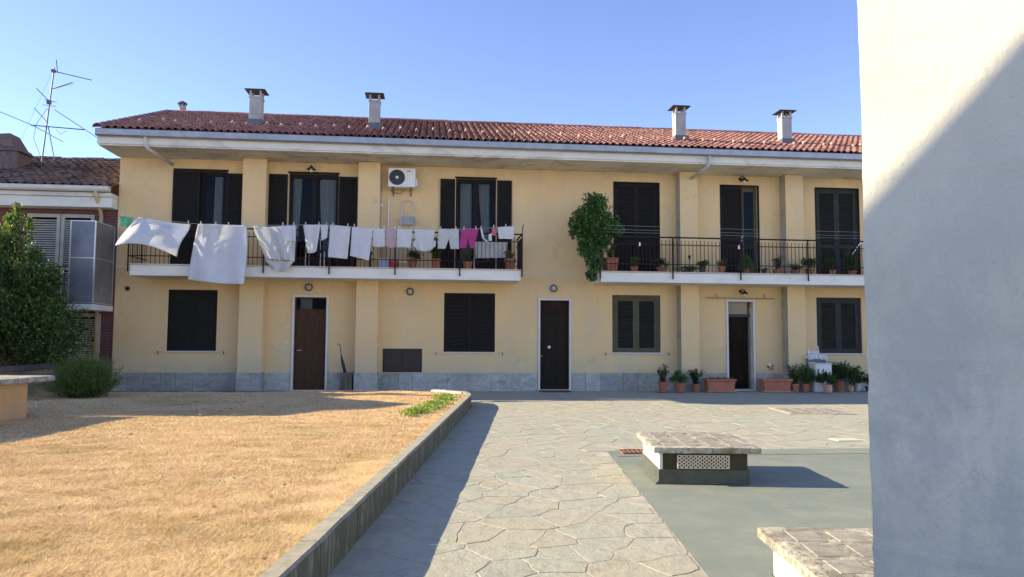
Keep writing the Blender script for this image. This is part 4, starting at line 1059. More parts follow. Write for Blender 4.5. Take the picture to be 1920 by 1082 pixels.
# billowing sheet
mb = MB(); vs = []; n = 36
for j in range(n+1):
    v = j/n
    for i in range(n+1):
        u = i/n
        tl, tr, br, bl = (-6.98, 4.24), (-5.79, 4.10), (-6.02, 3.29), (-7.32, 3.50)
        x = (tl[0]*(1-u)+tr[0]*u)*(1-v)+(bl[0]*(1-u)+br[0]*u)*v; z = (tl[1]*(1-u)+tr[1]*u)*(1-v)+(bl[1]*(1-u)+br[1]*u)*v
        z += 0.14*math.sin(math.pi*u)*v**1.5-0.02*math.sin(math.pi*u)*(1-v)
        rad = math.hypot(u-0.10, v*1.2); a_ = math.atan2(v+0.02, u-0.10)
        y = YL-0.62*v*(1-0.35*v)*(0.5+0.5*math.cos(2.6*(u-0.35)))-0.10*(1-u)*v+0.055*math.sin(a_*8)*rad*1.3*(1-v*0.3)+0.05*math.sin(7*u+5*v)*v
        if u < 0.5: x -= 0.10*math.sin(math.pi*v)*(0.5-u)
        vs.append((x, y, z))
mb.add(vs, [(j*(n+1)+i, j*(n+1)+i+1, (j+1)*(n+1)+i+1, (j+1)*(n+1)+i) for j in range(n) for i in range(n)])
o = mb.build('bed_sheet', 'cw', None, smooth=True, recalc=False); o.modifiers.new('s', 'SOLIDIFY').thickness = 0.003
tag(o, 'white sheet billowing sideways in the wind near the left end of the line', 'sheet', gw)
garment('bed_sheet', 'largest white sheet hanging straight below the balcony slab', 'sheet', 'cw',
        [(((-5.62, 4.11), (-4.47, 4.10), (-4.45, 2.66), (-5.77, 2.76)), dict(fold=0.075, nf=1.6, seed=0.6, bow=0.05, wind=0.12, nu=44, nv=40, sagb=0.03, bulge=0.03))], gw)
garment('pillow_case', 'short white pillow case overlapping the front of the largest sheet', 'cloth', 'cg',
        [(((-5.56, 4.115), (-5.02, 4.11), (-5.10, 3.74), (-5.50, 3.75)), dict(fold=0.012, nf=1.5, yo=-0.035, sagb=0.05))], gw)
garment('duvet_cover', 'crumpled off white cover with rounded drooping bottom and two flaps', 'cover', 'cg',
        [(((-4.32, 4.09), (-3.29, 4.12), (-3.32, 3.25), (-4.02, 3.27)), dict(fold=0.09, nf=2.2, seed=2.0, sagt=0.02, nu=40, bow=0.06)),
         (((-4.02, 3.27), (-3.32, 3.25), (-3.52, 3.02), (-3.90, 3.08)), dict(fold=0.07, nf=1.6, seed=2.0, sagb=0.05, wind=0.0))], gw)
garment('undershirt', 'white short vest laid over the right part of the crumpled cover', 'shirt', 'cw',
        [(((-3.70, 4.10), (-3.32, 4.12), (-3.29, 3.74), (-3.66, 3.72)), dict(fold=0.015, nf=1.5, yo=-0.05))], gw)
garment('t_shirt', 'white t-shirt hung askew by its hem with a sleeve sticking out', 't-shirt', 'cw',
        [(((-3.14, 4.15), (-2.72, 4.16), (-2.80, 3.50), (-3.02, 3.46)), dict(fold=0.03, nf=1.6, seed=1.0, sagb=0.03)),
         (((-2.72, 4.16), (-2.53, 4.16), (-2.56, 3.83), (-2.69, 3.76)), dict(fold=0.02, nf=1, seed=1.4))], gw)
garment('towel', 'white hanging towel just right of the skewed t-shirt', 'towel', 'cw',
        [(((-2.49, 4.17), (-1.99, 4.12), (-2.05, 3.32), (-2.52, 3.36)), dict(fold=0.02, nf=1.3, seed=0.3, wind=0.03))], gw)
garment('towel', 'white towel with slanting bottom edge, left of two short vests', 'towel', 'cw',
        [(((-1.96, 4.12), (-1.45, 4.10), (-1.53, 3.29), (-1.99, 3.40)), dict(fold=0.02, nf=1.2, seed=1.9, wind=0.05))], gw)
garment('vest', 'short white vest with rounded hem between the long towel and pink vest', 'vest', 'cw',
        [(((-1.44, 4.10), (-1.16, 4.09), (-1.15, 3.66), (-1.45, 3.66)), dict(fold=0.015, nf=1.5, sagb=0.03))], gw)
garment('vest', 'short pale pink vest with rounded hem on the line', 'vest', 'cp',
        [(((-1.145, 4.095), (-0.88, 4.09), (-0.88, 3.64), (-1.135, 3.66)), dict(fold=0.015, nf=1.5, seed=1, sagb=0.03))], gw)
garment('hand_towel', 'small square white towel right of the pale pink vest', 'towel', 'cw',
        [(((-0.86, 4.09), (-0.48, 4.09), (-0.51, 3.63), (-0.86, 3.64)), dict(fold=0.012, nf=1.3, seed=2))], gw)
garment('t_shirt', 'white t-shirt hung upside down with both short sleeves pointing out', 't-shirt', 'cw',
        [(((-0.43, 4.095), (0.08, 4.095), (0.02, 3.60), (-0.38, 3.60)), dict(fold=0.025, nf=2, seed=2, sagb=0.05)),
         (((-0.42, 3.83), (-0.38, 3.78), (-0.37, 3.62), (-0.47, 3.68)), dict(fold=0.004, nf=1, nu=5, nv=6)),
         (((0.04, 3.80), (0.09, 3.84), (0.10, 3.68), (0.02, 3.62)), dict(fold=0.004, nf=1, nu=5, nv=6))], gw)
garment('shorts', 'off white knee shorts hung by the waistband', 'shorts', 'cg',
        [(((0.16, 4.12), (0.67, 4.13), (0.68, 3.87), (0.16, 3.87)), dict(fold=0.015, nf=2, seed=1)),
         (((0.16, 3.87), (0.425, 3.87), (0.34, 3.62), (0.15, 3.62)), dict(fold=0.015, nf=1, seed=1)),
         (((0.425, 3.87), (0.68, 3.87), (0.68, 3.62), (0.47, 3.62)), dict(fold=0.015, nf=1, seed=2))], gw)
garment('trousers', 'magenta pink shorts with one leg blown to the side', 'shorts', 'cm',
        [(((0.73, 4.13), (1.17, 4.14), (1.12, 3.90), (0.71, 3.90)), dict(fold=0.02, nf=2, seed=3)),
         (((0.71, 3.90), (0.90, 3.90), (0.86, 3.65), (0.69, 3.65)), dict(fold=0.012, nf=1, seed=3)),
         (((0.90, 3.90), (1.12, 3.90), (1.05, 3.66), (0.97, 3.63)), dict(fold=0.015, nf=1, seed=2))], gw)
garment('undershirt', 'small white strappy item between magenta shorts and salmon cloth', 'underwear', 'cw',
        [(((1.21, 4.15), (1.25, 4.15), (1.32, 3.90), (1.26, 3.90)), dict(fold=0.004, nf=1, nu=5)),
         (((1.26, 3.90), (1.32, 3.90), (1.40, 3.84), (1.38, 3.80)), dict(fold=0.004, nf=1, nu=5))], gw)
garment('cloth', 'small salmon pink cloth between magenta shorts and last white towel', 'cloth', 'cs',
        [(((1.50, 4.16), (1.61, 4.16), (1.60, 3.98), (1.50, 3.98)), dict(fold=0.006, nf=1, nu=8))], gw)
garment('sock', 'small white sock dangling below the salmon cloth', 'sock', 'cw',
        [(((1.42, 4.00), (1.50, 4.04), (1.50, 3.84), (1.42, 3.84)), dict(fold=0.006, nf=1, nu=8, yo=-0.03))], gw)
garment('hand_towel', 'white hand towel last on the right end of the line', 'towel', 'cw',
        [(((1.64, 4.19), (2.07, 4.22), (2.05, 3.90), (1.68, 3.90)), dict(fold=0.012, nf=1.5, seed=2))], gw)
pegm = MB(); pegm.hexa([(-.009, -.012, -.045), (.009, -.012, -.045), (.009, .012, -.045), (-.009, .012, -.045), (-.011, -.016, .045), (.011, -.016, .045), (.011, .016, .045), (-.011, .016, .045)])
pegm = pegm.mesh('clothes_peg'); pegm.materials.append(MT['pipe'])
PEGS = [(-7.36, 'left peg on the green cloth'), (-7.16, 'right peg on the green cloth'), (-6.9, 'left peg on the billowing white sheet'), (-5.84, 'right peg on the billowing white sheet'),
 (-5.55, 'first peg from the left on the largest sheet'), (-5.2, 'second peg from the left on the largest sheet'), (-4.9, 'third peg from the left on the largest sheet'), (-4.55, 'rightmost peg on the largest sheet'),
 (-4.25, 'left peg on the crumpled off white cover'), (-3.62, 'middle peg on the crumpled off white cover'), (-3.36, 'right peg on the crumpled off white cover'), (-3.08, 'left peg on the skewed t-shirt'),
 (-2.76, 'middle peg on the skewed t-shirt'), (-2.58, 'right peg at the sleeve of the skewed t-shirt'), (-2.42, 'left peg on the towel right of the skewed t-shirt'), (-2.06, 'right peg on the towel right of the skewed t-shirt'),
 (-1.9, 'left peg on the towel with slanting bottom edge'), (-1.5, 'right peg on the towel with slanting bottom edge'), (-1.38, 'left peg on the short white vest'), (-1.18, 'peg where the white vest meets the pink vest'),
 (-0.92, 'right peg on the pale pink vest'), (-0.82, 'left peg on the small square white towel'), (-0.52, 'right peg on the small square white towel'), (-0.36, 'left peg on the upside down t-shirt'),
 (0.02, 'right peg on the upside down t-shirt'), (0.22, 'left peg on the off white knee shorts'), (0.60, 'right peg on the off white knee shorts'), (0.80, 'left peg on the magenta shorts'),
 (1.1, 'right peg on the magenta shorts'), (1.23, 'peg on the small white strappy item'), (1.55, 'peg on the small salmon pink cloth'), (1.85, 'peg on the white hand towel at the right end')]
for x, lb in PEGS:
    o = place('clothes_peg', pegm, None); o.location = (x, YL, line_z(x)+0.02); o.rotation_euler = (0, r2.uniform(-.15, .15), 0)
    tag(o, lb.replace('peg', 'pale clothes peg', 1), 'clothes peg', 'pegs along the washing line')
# things on the left balcony
t = thing('drying_rack', 'white wire drying rack with pale laundry behind the railing', 'drying rack', (1.52, -0.65, 3.155))
for a in (-0.42, 0.42):
    MB().tube([(a, -0.18, 0), (a, 0.12, 0.72)], 0.008, 5).build('leg', 'acw', t, local=True); MB().tube([(a, 0.18, 0), (a, -0.12, 0.72)], 0.008, 5).build('leg', 'acw', t, local=True)
for b_ in (-0.12, -0.04, 0.04, 0.12): MB().tube([(-0.44, b_, 0.72), (0.44, b_, 0.72)], 0.005, 5).build('rack_rod', 'acw', t, local=True)
YLs = YL; YL = -0.78
garment('cloth', 'pale cloths draped over the drying rack behind the railing', 'cloth', 'cg', [(((1.10, 3.89), (1.95, 3.89), (1.94, 3.48), (1.13, 3.45)), dict(fold=0.02, nf=5, seed=2, nu=40))]); YL = YLs
def plastic_table(x, y, z, w_, d_, h, label):
    t = thing('small_table', label, 'table', (x, y, z))
    MB().box(-w_/2, w_/2, -d_/2, d_/2, h-0.03, h).build('tabletop', 'dark', t, local=True, bevel=0.006)
    for sx in (-1, 1):
        for sy in (-1, 1): MB().tube([(sx*(w_/2-.04), sy*(d_/2-.04), 0), (sx*(w_/2-.06), sy*(d_/2-.06), h-.03)], 0.014, 6).build('leg', 'dark', t, local=True)
plastic_table(-1.78, -0.62, 3.155, 0.55, 0.4, 0.42, 'low dark table on the left balcony below two white towels')
def chair(x, y, z, rz, label):
    t = thing('garden_chair', label, 'chair', (x, y, z), rz)
    MB().box(-.21, .21, -.2, .2, .42, .45).build('seat', 'dark', t, local=True, bevel=0.008)
    for a in (-1, 1):
        MB().tube([(a*.19, -.19, 0), (a*.19, -.18, .42)], .013, 6).build('leg', 'alu', t, local=True)
        MB().tube([(a*.19, .21, 0), (a*.19, .18, .42), (a*.19, .26, .85)], .013, 6).build('leg', 'alu', t, local=True)
    for q in range(4): MB().box(-.19, .19, .20+q*.018, .215+q*.018, .52+q*.09, .575+q*.09).build('back_slat', 'dark', t, local=True)
chair(-2.95, -0.55, 3.155, 0.4, 'dark balcony chair partly hidden behind the skewed t-shirt')
# ------------------------------------------------------------------ potted plants
def foliage(kind, w_, h, n, r, leaf, z0):
    if kind == 'bush':
        P = blob_points(n, (0, 0, z0+h*0.5), (w_/2, w_/2, h*0.55), r, lumps=7, lump_r=0.5); D = P-np.array([0, 0, z0]); D = unit(D)+r.normal(size=P.shape)*0.6
        return leaves(P, leaf, leaf*0.55, D, r)
    if kind == 'spiky':
        m = n//8; th = r.uniform(0, 2*np.pi, m); ln = r.uniform(0.5, 1, m)*h; out = []
        for i in range(m):
            d = np.array([math.cos(th[i]), math.sin(th[i]), r.uniform(0.8, 2.2)]); d /= np.linalg.norm(d)
            ts = np.linspace(0.05, 1, 8)[:, None]
            out.append(np.array([0, 0, z0])+d*ln[i]*ts-np.array([0, 0, 1])*0.15*h*ts**2)
        P = np.concatenate(out); D = np.repeat(np.stack([np.cos(th), np.sin(th), np.full(m, 0.6)], 1), 8, 0)+r.normal(size=(m*8, 3))*0.5
        return leaves(P, leaf, leaf*0.45, D, r)
    if kind == 'cone':
        u = r.random(n)**0.6; rad = w_/2*(u)*np.sqrt(r.random(n))*1.15; th = r.uniform(0, 2*np.pi, n)
        P = np.stack([rad*np.cos(th), rad*np.sin(th), z0+h*(1-u)], 1); return leaves(P, leaf, leaf*0.5, None, r)
    if kind == 'leggy':
        m = 9; out = []; DD = []
        for i in range(m):
            th = r.uniform(0, 2*math.pi); L = h*r.uniform(0.55, 1.05); sp = w_/2*r.uniform(0.3, 1.0)
            ts = np.sort(r.random(n//m))[:, None]
            P = np.array([0, 0, z0])+np.array([math.cos(th)*sp, math.sin(th)*sp, L])*ts**np.array([1.3, 1.3, 1]); out.append(P+r.normal(size=P.shape)*0.022)
        P = np.concatenate(out); return leaves(P, leaf, leaf*0.6, None, r)
def planted(label, x, y, z, pot_w, pot_h, w_, h, kind='bush', mat='leaf_a', n=380, leaf=0.055, pot='terra', square=False, saucer=False, flowers=0, seed=0, group=None):
    if z < 1: w_ *= 1.22; h *= 1.12; n = int(n*1.7); leaf *= 1.12; pot_h *= 1.08
    else: w_ *= 1.12; n = int(n*1.5); leaf *= 1.1
    r = np.random.default_rng(seed+100); t = thing('potted_plant', label, 'potted plant', (x, y, z), r.uniform(-.3, .3), group)
    zb_ = 0.0
    if saucer:
        MB().lathe([(0.0, 0.002), (pot_w*0.55, 0.004), (pot_w*0.62, 0.025), (pot_w*0.58, 0.026), (pot_w*0.52, 0.010), (0, 0.010)], (0, 0, 0), 18).build('saucer', 'terra2', t, local=True); zb_ = 0.011
    if square:
        a, b = pot_w*0.40, pot_w*0.5; m = MB(); m.hexa([(-a, -a, zb_), (a, -a, zb_), (a, a, zb_), (-a, a, zb_), (-b, -b, pot_h-.04), (b, -b, pot_h-.04), (b, b, pot_h-.04), (-b, b, pot_h-.04)])
        m.build('pot', pot, t, local=True, bevel=0.008); MB().box(-b-.015, b+.015, -b-.015, b+.015, pot_h-.039, pot_h).build('pot_rim', pot, t, local=True, bevel=.006)
        for q in (0.35, 0.65): e = a+(b-a)*q+0.006; MB().box(-e, e, -e, e, pot_h*q, pot_h*q+.012).build('pot_band', pot, t, local=True)
    else:
        ro, rb = pot_w/2, pot_w*0.36
        MB().lathe([(0, zb_), (rb, zb_), (ro*0.93, pot_h*0.78), (ro, pot_h*0.78), (ro*1.03, pot_h), (ro*0.93, pot_h), (ro*0.90, pot_h-0.03), (0, pot_h-0.025)], (0, 0, 0), 20).build('pot', pot, t, local=True)
    MB().lathe([(0.0, pot_h-0.012), (pot_w*0.42, pot_h-0.016)], (0, 0, 0), 12).build('soil', 'soil', t, local=True)
    st = MB()
    for q in range(5):
        th = r.uniform(0, 6.28); e = w_*0.3*r.random(); st.tube([(0, 0, pot_h-.02), (e*.4*math.cos(th), e*.4*math.sin(th), pot_h+h*.3), (e*math.cos(th), e*math.sin(th), pot_h+h*.7)], [.006, .004, .002], 4)
    st.build('stem', 'bark', t, local=True)
    V, F = foliage(kind, w_, h, n, r, leaf, pot_h-0.01); o = place('foliage', np_mesh('foliage', V, F), mat, t, kind='stuff')
    if flowers:
        P = V[r.integers(0, len(V), flowers)]; P = P[P[:, 2] > pot_h+h*0.3]; P = np.repeat(P, 4, 0)+r.normal(size=(len(P)*4, 3))*0.008
        V2, F2 = leaves(P, 0.03, 0.03, None, r); place('blossom', np_mesh('blossom', V2, F2), 'flower', t, kind='stuff')
    return t
gL, gR, gG = 'pots on the left balcony', 'pots on the right balcony', 'pots along the foot of the house'
planted('small potted plant with low leaves right of the red bucket', -0.48, -0.80, 3.153, 0.25, 0.24, 0.40, 0.22, 'bush', 'leaf_b', 260, 0.06, saucer=False, seed=1, group=gL)
planted('tall leafy potted plant behind the upside down t-shirt', 0.12, -0.80, 3.153, 0.24, 0.26, 0.55, 0.55, 'leggy', 'leaf_a', 420, 0.085, seed=2, group=gL)
planted('sparse potted plant below the magenta shorts', 0.92, -0.80, 3.153, 0.26, 0.22, 0.36, 0.24, 'leggy', 'leaf_a', 200, 0.05, seed=3, group=gL)
planted('potted plant in the right corner of the left balcony', 2.02, -0.80, 3.153, 0.30, 0.30, 0.38, 0.22, 'leggy', 'leaf_dry', 220, 0.05, seed=4, group=gL)
t = thing('bucket', 'red plastic bucket standing on the left balcony', 'bucket', (-0.95, -0.80, 3.153))
MB().lathe([(0, 0), (0.10, 0), (0.125, 0.22), (0.135, 0.225), (0.12, 0.215), (0.095, 0.02), (0, 0.02)], (0, 0, 0), 20).build('bucket_body', 'red', t, local=True)
MB().tube([(0.125*math.cos(q), -0.05-0.08*math.sin(q), 0.21-0.05*math.sin(q)) for q in np.linspace(0, math.pi, 9)], 0.004, 4).build('handle', 'alu', t, local=True)
t = thing('crate', 'pale blue plastic tub with white rim beside the red bucket', 'tub', (-1.20, -0.75, 3.153))
MB().hexa([(-.11, -.09, 0), (.11, -.09, 0), (.11, .09, 0), (-.11, .09, 0), (-.13, -.11, .22), (.13, -.11, .22), (.13, .11, .22), (-.13, .11, .22)]).build('tub_body', 'blue', t, local=True, bevel=.01)
MB().box(-.14, .14, -.12, .12, .221, .24).build('tub_rim', 'acw', t, local=True, bevel=.005)
planted('clipped flowering plant in a large square ribbed terracotta pot beside the climber', 4.66, -0.82, 3.153, 0.34, 0.36, 0.42, 0.42, 'leggy', 'leaf_dry', 350, 0.05, square=True, flowers=30, seed=5, group=gR)
planted('low spreading plant in a pale pink pot left of the first dark door', 5.30, -0.80, 3.153, 0.22, 0.15, 0.42, 0.24, 'leggy', 'leaf_a', 360, 0.05, seed=6, group=gR)
planted('bushy plant in a wide terracotta bowl left of the second railing post', 6.05, -0.80, 3.153, 0.30, 0.14, 0.46, 0.26, 'bush', 'leaf_b', 420, 0.055, seed=7, group=gR)
planted('flat green cushion plant in a long shallow bowl below the stake light', 6.76, -0.80, 3.153, 0.34, 0.07, 0.52, 0.13, 'bush', 'leaf_climb', 520, 0.035, pot='potdark', seed=8, group=gR)
planted('grey green grass in a dark pot between stake light and dry plant', 7.16, -0.80, 3.153, 0.19, 0.17, 0.22, 0.25, 'spiky', 'leaf_climb', 360, 0.06, pot='potdark', seed=9, group=gR)
planted('straggly dry plant in a small bright terracotta pot', 7.69, -0.80, 3.153, 0.22, 0.19, 0.42, 0.2, 'leggy', 'leaf_dry', 200, 0.04, seed=10, group=gR)
planted('cone shaped green shrub in a small pink pot in front of the glazed door', 8.38, -0.80, 3.153, 0.17, 0.13, 0.42, 0.44, 'cone', 'leaf_climb', 900, 0.035, seed=11, group=gR)
planted('tiny dark plant in a dark pot right of the cone shrub', 8.88, -0.80, 3.153, 0.13, 0.08, 0.2, 0.10, 'bush', 'leaf_b', 120, 0.03, pot='potdark', seed=12, group=gR)
planted('tall thin plant in a terracotta pot beside the second stake light', 9.26, -0.80, 3.153, 0.26, 0.14, 0.36, 0.38, 'leggy', 'leaf_a', 300, 0.045, seed=13, group=gR)
planted('low plant in a wide pot left of the last visible railing post', 9.74, -0.80, 3.153, 0.26, 0.12, 0.36, 0.16, 'leggy', 'leaf_a', 260, 0.045, seed=14, group=gR)
planted('upright leafy plant in a pot behind the last visible railing post', 10.15, -0.80, 3.153, 0.24, 0.16, 0.42, 0.30, 'bush', 'leaf_a', 420, 0.06, seed=15, group=gR)
planted('round dark bush in a small pot in front of the right dark window', 10.80, -0.80, 3.153, 0.2, 0.14, 0.44, 0.34, 'bush', 'leaf_b', 600, 0.045, seed=16, group=gR)
planted('loose dark plant in a pink pot nearest the white wall upstairs', 11.38, -0.80, 3.153, 0.22, 0.13, 0.5, 0.62, 'leggy', 'leaf_b', 500, 0.05, seed=17, group=gR)
def stake_light(x, label, hgt):
    t = thing('stake_light', label, 'garden light', (x, -0.88, 3.16), 0, 'stake lights in the balcony pots')
    MB().tube([(0, 0, 0), (0, 0, hgt-0.12)], 0.006, 5).build('stake', 'dark', t, local=True)
    MB().lathe([(0.0, hgt-0.12), (0.018, hgt-0.11), (0.042, hgt-0.02), (0.036, hgt), (0, hgt+0.008)], (0, 0, 0), 10).build('lamp_head', 'dark', t, local=True)
stake_light(6.78, 'black torch shaped stake light above the flat cushion plant', 0.45); stake_light(9.20, 'black torch shaped stake light beside the tall thin plant', 0.42)
for i, (za, yo) in enumerate(((4.22, -1.22), (4.30, -1.35), (4.14, -1.28))):
    o = MB().tube([(4.4, yo, za), (8, yo, za-0.03), (12, yo, za-0.04), (16, yo, za)], 0.0025, 4).build('clothes_wire', 'wire', None)
    tag(o, ('middle', 'upper', 'lower')[i]+' empty washing wire above the right balcony railing', 'wire', 'empty washing wires on the right balcony')
# white clip on the railing
for i, (x, z_) in enumerate(((5.35, 3.86), (8.02, 3.83))):
    o = MB().hexa([(x-.02, -1.175, z_-.06), (x+.03, -1.175, z_-.05), (x+.03, -1.155, z_-.05), (x-.02, -1.155, z_-.06), (x-.01, -1.175, z_+.05), (x+.02, -1.175, z_+.03), (x+.02, -1.155, z_+.03), (x-.01, -1.155, z_+.05)]).build('rail_clip', 'acw', None)
    tag(o, ('small white clip on the railing in front of the first dark door', 'small white clip on the railing in front of the glazed door')[i], 'clip', 'white clips on the right railing')
# climber
t = thing('climbing_plant', 'large bushy climbing plant spilling over the left end of the right balcony', 'climbing plant', (4.35, -0.85, 3.15))
r = np.random.default_rng(5)
P = [blob_points(8500, (4.33, -0.95, 4.50), (0.72, 0.55, 0.58), r, lumps=20, lump_r=0.42), blob_points(3000, (4.12, -1.05, 3.95), (0.52, 0.40, 0.46), r, lumps=9), blob_points(1100, (4.16, -1.12, 3.50), (0.30, 0.26, 0.40), r, lumps=7), blob_points(420, (4.08, -1.15, 3.10), (0.20, 0.16, 0.25), r, lumps=4), blob_points(200, (3.72, -1.0, 4.25), (0.25, 0.2, 0.5), r, lumps=6, lump_r=0.2)]
P = np.concatenate(P); P = P[(P[:, 1] < -0.05) & (P[:, 2] < 5.14)]
V, F = leaves(P-np.array([4.35, -0.85, 3.15]), 0.085, 0.05, unit(P-np.array([4.34, -0.7, 4.2]))+r.normal(size=P.shape)*0.7, r)
place('foliage', np_mesh('foliage', V, F), 'leaf_climb', t, kind='stuff')
tv = MB()
for q in range(10):
    e = [Vector((4.35+r.uniform(-.1, .1), -0.9, 3.2))]
    for s_ in range(6): e.append(e[-1]+Vector((r.uniform(-.12, .12)-.01, r.uniform(-.08, .06), 0.24)))
    tv.tube(e, [.012, .010, .008, .007, .006, .005, .003], 5)
for q in range(7):
    e = [Vector((4.2+r.uniform(-.15, .1), -1.15, 3.9))]
    for s_ in range(5): e.append(e[-1]+Vector((r.uniform(-.09, .05), r.uniform(-.03, .02), -0.19)))
    tv.tube(e, [.006, .005, .004, .003, .003, .002], 4)
tv.build('stem', 'bark', t)
# ground pots
planted('dry leggy geranium, leftmost pot along the foot of the house', 6.10, -0.66, 0.012, 0.27, 0.25, 0.46, 0.40, 'leggy', 'leaf_dry', 420, 0.05, saucer=True, seed=20, group=gG)
planted('dense green herb in the second pot from the left along the house', 6.55, -0.68, 0.012, 0.28, 0.22, 0.40, 0.30, 'bush', 'leaf_climb', 600, 0.045, saucer=True, pot='terra', seed=21, group=gG)
planted('leafy plant in the smallest pot left of the first long trough', 7.02, -0.62, 0.012, 0.22, 0.20, 0.44, 0.34, 'leggy', 'leaf_b', 480, 0.05, seed=22, group=gG)
def trough(x, y, label, wilt):
    t = thing('plant_trough', label, 'plant trough', (x, y, 0.012), 0, 'long terracotta troughs')
    MB().hexa([(-.35, -.13, 0), (.35, -.13, 0), (.35, .13, 0), (-.35, .13, 0), (-.385, -.16, .29), (.385, -.16, .29), (.385, .16, .29), (-.385, .16, .29)]).build('trough_body', 'terra', t, local=True, bevel=.012)
    m = MB(); m.box(-.41, .41, -.185, -.150, .291, .345); m.box(-.41, .41, .150, .185, .291, .345); m.box(-.41, -.375, -.150, .150, .291, .345); m.box(.375, .41, -.150, .150, .291, .345); m.build('trough_rim', 'terra', t, local=True, bevel=.006)
    MB().box(-.41, .41, -.19, .19, 0, .022).build('saucer', 'terra2', t, local=True, bevel=.005)
    MB().box(-.37, .37, -.148, .148, .292, .315).build('soil', 'soil', t, local=True)
    if wilt:
        rr = np.random.default_rng(3); P = np.stack([rr.uniform(-.36, .36, 260), rr.uniform(-.13, .13, 260), .31+rr.random(260)*.07], 1); V, F = leaves(P, .05, .02, None, rr); place('foliage', np_mesh('foliage', V, F), 'leaf_dry', t, kind='stuff')
trough(7.66, -0.62, 'long terracotta trough with wilted plants left of the open doorway', True)
trough(9.22, -0.60, 'long bare terracotta trough with a toy windmill right of the open doorway', False)
t = thing('toy_windmill', 'colourful toy windmill on a thin stick in the bare trough', 'toy windmill', (8.90, -0.62, 0.33))
MB().tube([(0, 0, 0), (0.17, -0.02, 0.30)], 0.005, 5).build('stick', 'acw', t, local=True)
for k_ in range(5):
    q = k_*2*math.pi/5+0.3; c = Vector((0.17, -0.035, 0.34)); d = Vector((math.cos(q), 0, math.sin(q))); s_ = Vector((-math.sin(q), 0, math.cos(q)))
    MB().add([tuple(c), tuple(c+d*0.07+s_*0.055+Vector((0, -.02, 0))), tuple(c+d*0.115), tuple(c+d*0.06-s_*0.02)], [(0, 1, 2, 3)]).build('petal', ('red', 'plate', 'dark', 'cs', 'cm')[k_], t, local=True)
planted('pink flowering geranium left of the white cabinet, beside the trough', 9.75, -0.66, 0.012, 0.23, 0.20, 0.40, 0.44, 'leggy', 'leaf_a', 520, 0.055, flowers=30, seed=23, group=gG)
planted('leafy geranium touching the left side of the white cabinet', 10.05, -0.67, 0.012, 0.22, 0.20, 0.36, 0.46, 'bush', 'leaf_a', 560, 0.055, flowers=14, seed=24, group=gG)
planted('dark leafed plant in a pale pot in front of the white cabinet', 10.46, -1.02, 0.012, 0.24, 0.20, 0.40, 0.36, 'bush', 'leaf_b', 420, 0.07, pot='terra2', saucer=True, seed=25, group=gG)
planted('big dark round bush in a tall terracotta pot right of the white cabinet', 11.04, -0.58, 0.012, 0.27, 0.26, 0.52, 0.50, 'bush', 'leaf_b', 900, 0.055, saucer=True, seed=26, group=gG)
planted('blue green plant in a small pale terracotta pot under the right window', 11.36, -0.60, 0.012, 0.21, 0.17, 0.38, 0.42, 'bush', 'leaf_b', 520, 0.05, pot='terra2', seed=27, group=gG)
planted('dark plant in a whitish pot under the right window', 11.66, -0.42, 0.012, 0.21, 0.20, 0.44, 0.46, 'leggy', 'leaf_b', 560, 0.055, pot='potwhite', seed=28, group=gG)
planted('dark bushy plant in a dark pot nearest the white wall downstairs', 12.0, -0.45, 0.012, 0.23, 0.12, 0.40, 0.34, 'bush', 'leaf_b', 460, 0.05, pot='potdark', seed=29, group=gG)
# white cabinet and laundry sink behind it
t = thing('cabinet', 'old white metal cabinet with a black handle among the pots', 'cabinet', (10.50, -0.62, 0.012))
MB().box(-.235, .235, -.16, .2, 0.0, .74).build('cabinet_body', 'acw', t, local=True, bevel=.008)
MB().box(-.215, .215, -.178, -.161, 0.03, .71).build('door', 'acw', t, local=True, bevel=.006)
MB().box(-.175, -.150, -.195, -.179, .48, .62).build('handle', 'dark', t, local=True, bevel=.004)
MB().box(-.25, .25, -.18, .21, .741, .765).build('cabinet_top', 'plate', t, local=True, bevel=.005)
t = thing('laundry_sink', 'wall sink with bottle and rags behind the white cabinet', 'sink', (10.50, -0.24, 0.6))
MB().hexa([(-.24, -.17, 0), (.24, -.17, 0), (.24, .23, 0), (-.24, .23, 0), (-.28, -.22, .30), (.28, -.22, .30), (.28, .235, .30), (-.28, .235, .30)]).build('basin', 'frost', t, local=True, bevel=.02)
MB().box(-.29, .29, -.23, -.19, .301, .37).build('basin_rim', 'acw', t, local=True, bevel=.01); MB().box(-.29, .29, .19, .236, .301, .50).build('splashback', 'acw', t, local=True, bevel=.01)
MB().box(-.29, -.25, -.19, .19, .301, .37).build('basin_rim', 'acw', t, local=True, bevel=.01); MB().box(.25, .29, -.19, .19, .301, .37).build('basin_rim', 'acw', t, local=True, bevel=.01)
YLs = YL; YL = -0.50
garment('rag', 'crumpled white rag hanging over the front of the sink', 'rag', 'cw', [(((10.22, 1.02), (10.80, 1.00), (10.79, 0.83), (10.24, 0.86)), dict(fold=.02, nf=4, nu=26, seed=1, sagb=-.04))])
garment('rag', 'pale blue rag hanging low at the left of the sink', 'rag', 'cw', [(((10.24, 0.80), (10.42, 0.80), (10.40, 0.56), (10.25, 0.57)), dict(fold=.02, nf=2, nu=12, seed=2))]); YL = YLs
t = thing('bottle', 'pale plastic bottle standing on the back of the sink', 'bottle', (10.33, -0.30, 0.97))
MB().lathe([(0, 0), (.04, 0), (.045, .10), (.03, .15), (.014, .17), (.014, .20), (0, .20)], (0, 0, 0), 12).build('bottle_body', 'acw', t, local=True, smooth=True)
MB().lathe([(0, .225), (.018, .22), (.018, .2), (0, .2)], (0, 0, 0), 10).build('cap', 'blue', t, local=True)
